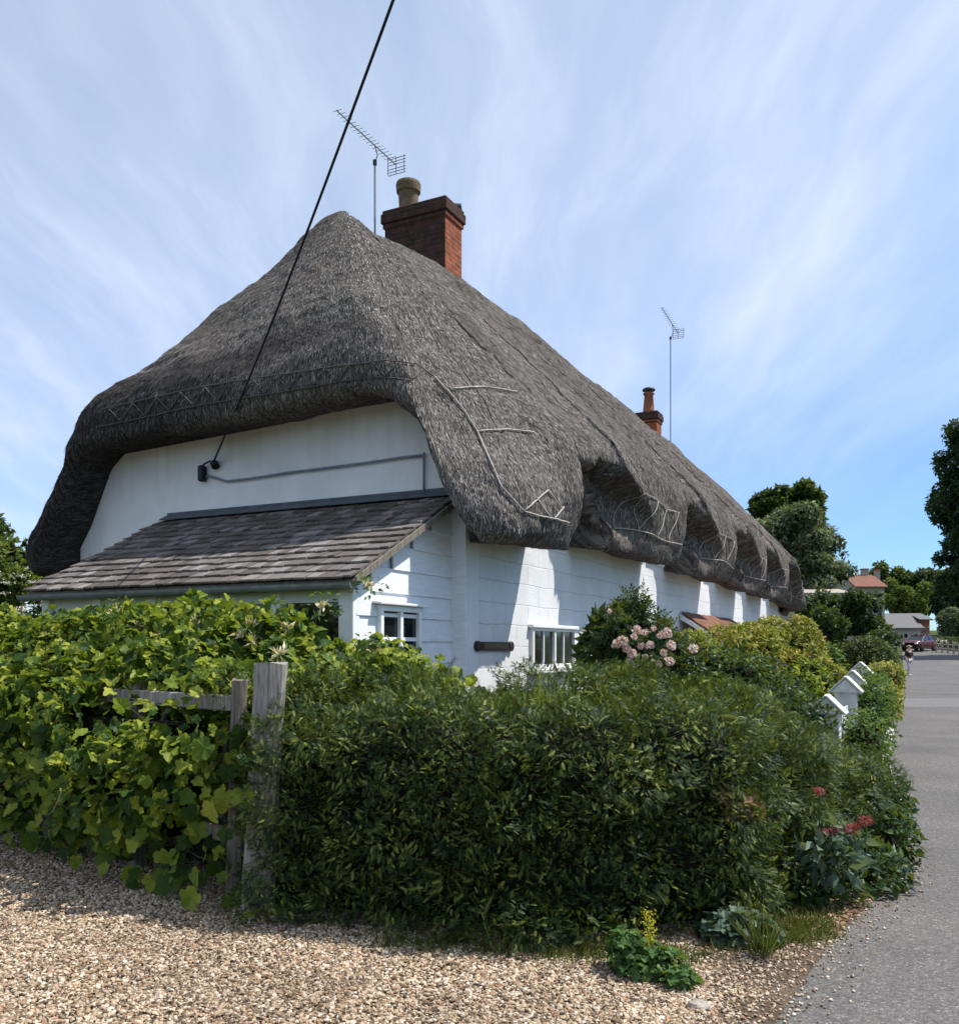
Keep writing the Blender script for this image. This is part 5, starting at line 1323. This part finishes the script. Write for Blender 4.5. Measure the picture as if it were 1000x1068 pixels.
# ------------------------------------------------------------------ distant buildings
def cottage_far(name, px0, px1, Y, py_eave, py_ridge, py_base, depth_m, roofm, wallm, label, chim=None, ridge_along='x'):
    a, b = at(px0, HY, Y), at(px1, HY, Y); wid = b.x - a.x
    zb = float(ground_z(a.x, Y)) - .2; ze = at(0, py_eave, Y).z; zr = at(0, py_ridge, Y).z
    e = empty(name, ((a.x + b.x) / 2, Y, zb), 0, label=label, cat='building')
    m = MB(); hgt = ze - zb
    m.prism([(-wid / 2, 0, 0), (-wid / 2, depth_m, 0), (-wid / 2, depth_m, hgt), (-wid / 2, depth_m / 2, zr - zb - .05), (-wid / 2, 0, hgt)], (wid, 0, 0), wallm); m.build('wall', e)
    m = MB()
    for s in (0, 1):
        y0, y1 = (-.3, depth_m / 2) if s == 0 else (depth_m + .3, depth_m / 2)
        z0 = hgt - .12
        m.prism([(-wid / 2 - .25, y0, z0), (-wid / 2 - .25, y1, zr - zb), (-wid / 2 - .25, y1, zr - zb + .14), (-wid / 2 - .25, y0, z0 + .14)], (wid + .5, 0, 0), roofm)
    rf = m.build('roof', e)
    for cx, cw_, top in chim or []:
        q = at(cx, HY, Y + depth_m / 2).x - (a.x + b.x) / 2; m = MB(); zt_ = at(0, top, Y + depth_m / 2).z - zb
        m.box((q, depth_m / 2, zt_ / 2 + 1), (cw_, .6, zt_ - 2), M['stone'], None, .02); m.box((q, depth_m / 2, zt_ + .04), (cw_ + .12, .72, .12), M['brick'], None, .02); m.build('chimney', rf)
    for k in range(3):
        m = MB(); xw = -wid / 2 + wid * (k + .5) / 3; m.box((xw, -.02, hgt * .55), (wid * .14, .06, hgt * .3), M['white']); m.box((xw, -.045, hgt * .55), (wid * .12, .03, hgt * .26), M['glass']); m.build('window', e)
    return e
cottage_far('slate_barn', 928, 960, 100, 655, 640, 690, 6, M['slate'], M['stone'], 'low grey slate roofed barn beside the road beyond parked car')
m_ = cottage_far('brick_house', 959.5, 969, 101, 646, 640, 690, 5, M['slate'], M['brick'], 'narrow orange brick gable end next to the slate barn')
cottage_far('red_roofed_house', 893, 922, 100, 612, 598, 690, 7, M['redtile'], M['stone'], 'distant house with a red tiled roof and pale chimneys among trees', [(901, .7, 594), (914, .5, 595)])
cottage_far('low_outbuilding', 838, 884, 42, 619, 614, 690, 4, M['stone'], M['stone'], 'pale flat roofed outbuilding half hidden past the cottage end')

# ------------------------------------------------------------------ parked car
def car(base, rz, label):
    e = empty('parked_car', base, rz, label=label, cat='car')
    ln_, wd_ = 4.2, 1.74
    # lofted sections along x: (x, half width, z bottom, z belt, z top, half width top)
    S = [(-2.08, .70, .42, .72, .74, .64), (-2.0, .80, .28, .78, .82, .74), (-1.75, .85, .22, .88, .92, .80), (-1.2, .87, .20, .93, .97, .82), (-.6, .87, .20, .95, .98, .82), (0, .87, .20, .95, .98, .82), (.8, .87, .20, .96, .99, .82), (1.5, .86, .20, .97, 1.0, .80), (1.95, .82, .26, .95, .98, .74), (2.1, .74, .38, .86, .88, .66)]
    V = []; Fc = []
    for x, hw, zb, zl, zt, ht in S:
        ring = [(-hw * .92, zb), (-hw, zb + .12), (-hw, zl - .08), (-ht, zt), (0, zt + .03), (ht, zt), (hw, zl - .08), (hw, zb + .12), (hw * .92, zb)]
        V += [(x, y, z) for y, z in ring]
    for i in range(len(S) - 1):
        for j in range(9):
            k = (j + 1) % 9; Fc.append([i * 9 + j, i * 9 + k, (i + 1) * 9 + k, (i + 1) * 9 + j])
    Fc += [list(range(9)), [(len(S) - 1) * 9 + j for j in range(8, -1, -1)]]
    m = MB(); m.poly(V, Fc, M['car'])
    # cabin: glasshouse then roof
    m.build('body', e, True)
    C0 = [(-1.15, .80, .95), (1.75, .78, .97)]
    lo = [(-1.2, -.79, .95), (1.85, -.76, .97), (1.85, .76, .97), (-1.2, .79, .95)]; hi = [(-.35, -.60, 1.42), (1.35, -.60, 1.43), (1.35, .60, 1.43), (-.35, .60, 1.42)]
    m = MB(); m.poly(lo + hi, [[0, 1, 5, 4], [1, 2, 6, 5], [2, 3, 7, 6], [3, 0, 4, 7]], M['glass']); m.build('windows', e)
    m = MB(); m.box((.5, 0, 1.445), (1.78, 1.24, .06), M['car'], None, .028)
    for a_, b_ in zip(lo, hi): m.tube([a_, b_], .035, M['car'], 6)
    for s in (-1, 1): m.tube([(.45, s * .795, .96), (.5, s * .61, 1.43)], .03, M['car'], 6)
    m.build('roof_panel', e)
    for x in (-1.32, 1.30):
        for s in (-1, 1):
            m = MB(); m.lathe((x, s * .80, .31), [(.19, -.10), (.31, -.10), (.32, -.04), (.32, .06), (.30, .10), (.19, .10)], M['tyre'], 20, Matrix.Rotation(R(90), 3, 'X')); wh = m.build('wheel', e, True)
            m = MB(); m.lathe((x, s * .80, .31), [(.05, -.09), (.19, -.095), (.19, .095), (.05, .09)], M['chrome'], 14, Matrix.Rotation(R(90), 3, 'X')); m.build('rim', wh)
    for s in (-1, 1):
        m = MB(); m.box((-2.02, s * .60, .68), (.14, .30, .14), M['lamp'], Matrix.Rotation(s * R(-14), 3, 'Z'), .03); m.build('headlight', e)
    m = MB(); m.box((-2.09, 0, .52), (.05, .9, .16), M['tyre'], None, .02); m.box((-2.12, 0, .42), (.02, .52, .11), M['white'], None, .004); m.build('grille', e)
    for s in (-1, 1):
        m = MB(); m.box((-.85, s * .93, 1.0), (.12, .16, .12), M['car'], None, .03); m.build('wing_mirror', e)
    return e
cp_ = ground_pt(958, 84)
car((cp_.x, cp_.y, cp_.z + .01), HA - R(22), 'dark red parked hatchback in front of the slate barn')

# far hedge and low fence along the right of the road
hg = [('w', (at(978, 0, 88).x, 88), (at(1030, 0, 80).x, 80), .7, float(ground_z(0, 84)) + .05, 1.3, 1.3, .3)]
shrub('far_hedge', hg, 3500, TB, .22, M['laurel'], 'low clipped green hedge above the short pale posts at far right', 'hedge', .3, 0, wob=(1.5, .12))
ff = empty('roadside_railing', ground_pt(985, 80), 0, label='short row of pale posts with brown rails at far right of road', cat='fence')
for k in range(7):
    q = at(976 + k * 6, 0, 82 - k * .9); g_ = float(ground_z(q.x, q.y)) - ff.location.z; m = MB()
    m.box((q.x - ff.location.x, q.y - ff.location.y, g_ + .5), (.14, .14, 1.0), M['stone'], None, .02); m.build('post', ff)
a_, b_ = at(974, 0, 82.2), at(1016, 0, 76.4)
for z in (.35, .75):
    m = MB(); za = float(ground_z(0, a_.y)); zb = float(ground_z(0, b_.y)); m.tube([Vector((a_.x, a_.y, za + z)) - ff.location, Vector((b_.x, b_.y, zb + z)) - ff.location], .06, M['oldwood'], 6); m.build('rail', ff)

# ------------------------------------------------------------------ walking person
def skin_body(name, joints, edges, parent, mat, root=0):
    me = bpy.data.meshes.new(name); me.from_pydata([j[:3] for j in joints], edges, []); me.materials.append(mat)
    o = link(name, me, parent)
    md = o.modifiers.new('skin', 'SKIN'); md.use_smooth_shade = True
    sk = me.skin_vertices[0] if me.skin_vertices else None
    for i, j in enumerate(joints): sk.data[i].radius = (j[3], j[4] if len(j) > 4 else j[3]); sk.data[i].use_root = (i == root)
    s2 = o.modifiers.new('sub', 'SUBSURF'); s2.levels = 1; s2.render_levels = 2
    return o
def ensure_skin(o):
    pass
def body_mesh(name, joints, edges, parent, mat, root=0):
    me = bpy.data.meshes.new(name); me.from_pydata([j[:3] for j in joints], edges, [])
    me.materials.append(mat); o = link(name, me, parent)
    md = o.modifiers.new('skin', 'SKIN')
    if not me.skin_vertices:
        import bmesh
        bm = bmesh.new(); bm.from_mesh(me); bm.verts.layers.skin.verify(); bm.to_mesh(me); bm.free()
    sk = me.skin_vertices[0].data
    for i, j in enumerate(joints): sk[i].radius = (j[3], j[4] if len(j) > 4 else j[3]); sk[i].use_root = (i == root)
    md.use_smooth_shade = True
    s2 = o.modifiers.new('sub', 'SUBSURF'); s2.levels = 1; s2.render_levels = 1
    return o
pp_ = ground_pt(947.5, 51); pe_ = empty('person', (pp_.x, pp_.y, pp_.z + .012), R(20), label='person in dark top and pale trousers walking along the road', cat='person')
J = [(0, 0, .92, .13, .10), (0, 0, 1.12, .125, .09), (0, .01, 1.36, .16, .095), (0, 0, 1.47, .055), (0, -.02, 1.56, .075, .085), (0, -.02, 1.66, .075, .09),
     (-.19, .01, 1.38, .05), (-.24, .03, 1.12, .042), (-.25, -.08, .90, .034), (-.25, -.11, .83, .03), (.19, .01, 1.38, .05), (.25, -.01, 1.12, .042), (.25, .02, .88, .034), (.25, .02, .80, .03),
     (-.09, 0, .88, .085), (-.10, -.10, .50, .06), (-.10, -.06, .09, .045), (-.10, -.18, .04, .035), (.09, 0, .88, .085), (.10, .06, .50, .06), (.10, .22, .11, .045), (.10, .12, .04, .035)]
E = [(0, 1), (1, 2), (2, 3), (3, 4), (4, 5), (2, 6), (6, 7), (7, 8), (8, 9), (2, 10), (10, 11), (11, 12), (12, 13), (0, 14), (14, 15), (15, 16), (16, 17), (0, 18), (18, 19), (19, 20), (20, 21)]
body_mesh('body', J, E, pe_, M['skin'])
def grow(ix, k): return [(J[i][0], J[i][1], J[i][2], J[i][3] + k, (J[i][4] if len(J[i]) > 4 else J[i][3]) + k) for i in ix]
body_mesh('top', grow([0, 1, 2, 6, 7, 10, 11], .02), [(0, 1), (1, 2), (2, 3), (3, 4), (2, 5), (5, 6)], pe_, M['navy'])
body_mesh('trousers', grow([0, 14, 15, 16, 18, 19, 20], .016), [(0, 1), (1, 2), (2, 3), (0, 4), (4, 5), (5, 6)], pe_, M['trousers'])
m = MB(); V, Fc = mk_sphere(8, 12)
for v in [0]: m.poly([(p[0] * .092, p[1] * .108 + .0, p[2] * .105 + 1.645 + (.0)) for p in V if True], [list(map(int, f)) for f in Fc if V[f].mean(0)[2] > -.2 or V[f].mean(0)[1] > .25], M['hair'])
m.build('hair', pe_, True)
for i in (17, 21):
    m = MB(); m.box((J[i][0], J[i][1] + .04, J[i][2]), (.085, .26, .075), M['shoe'], None, .03); m.build('shoe', pe_)
print('verts', sum(len(o.data.vertices) for o in COL.objects if o.type == 'MESH'))
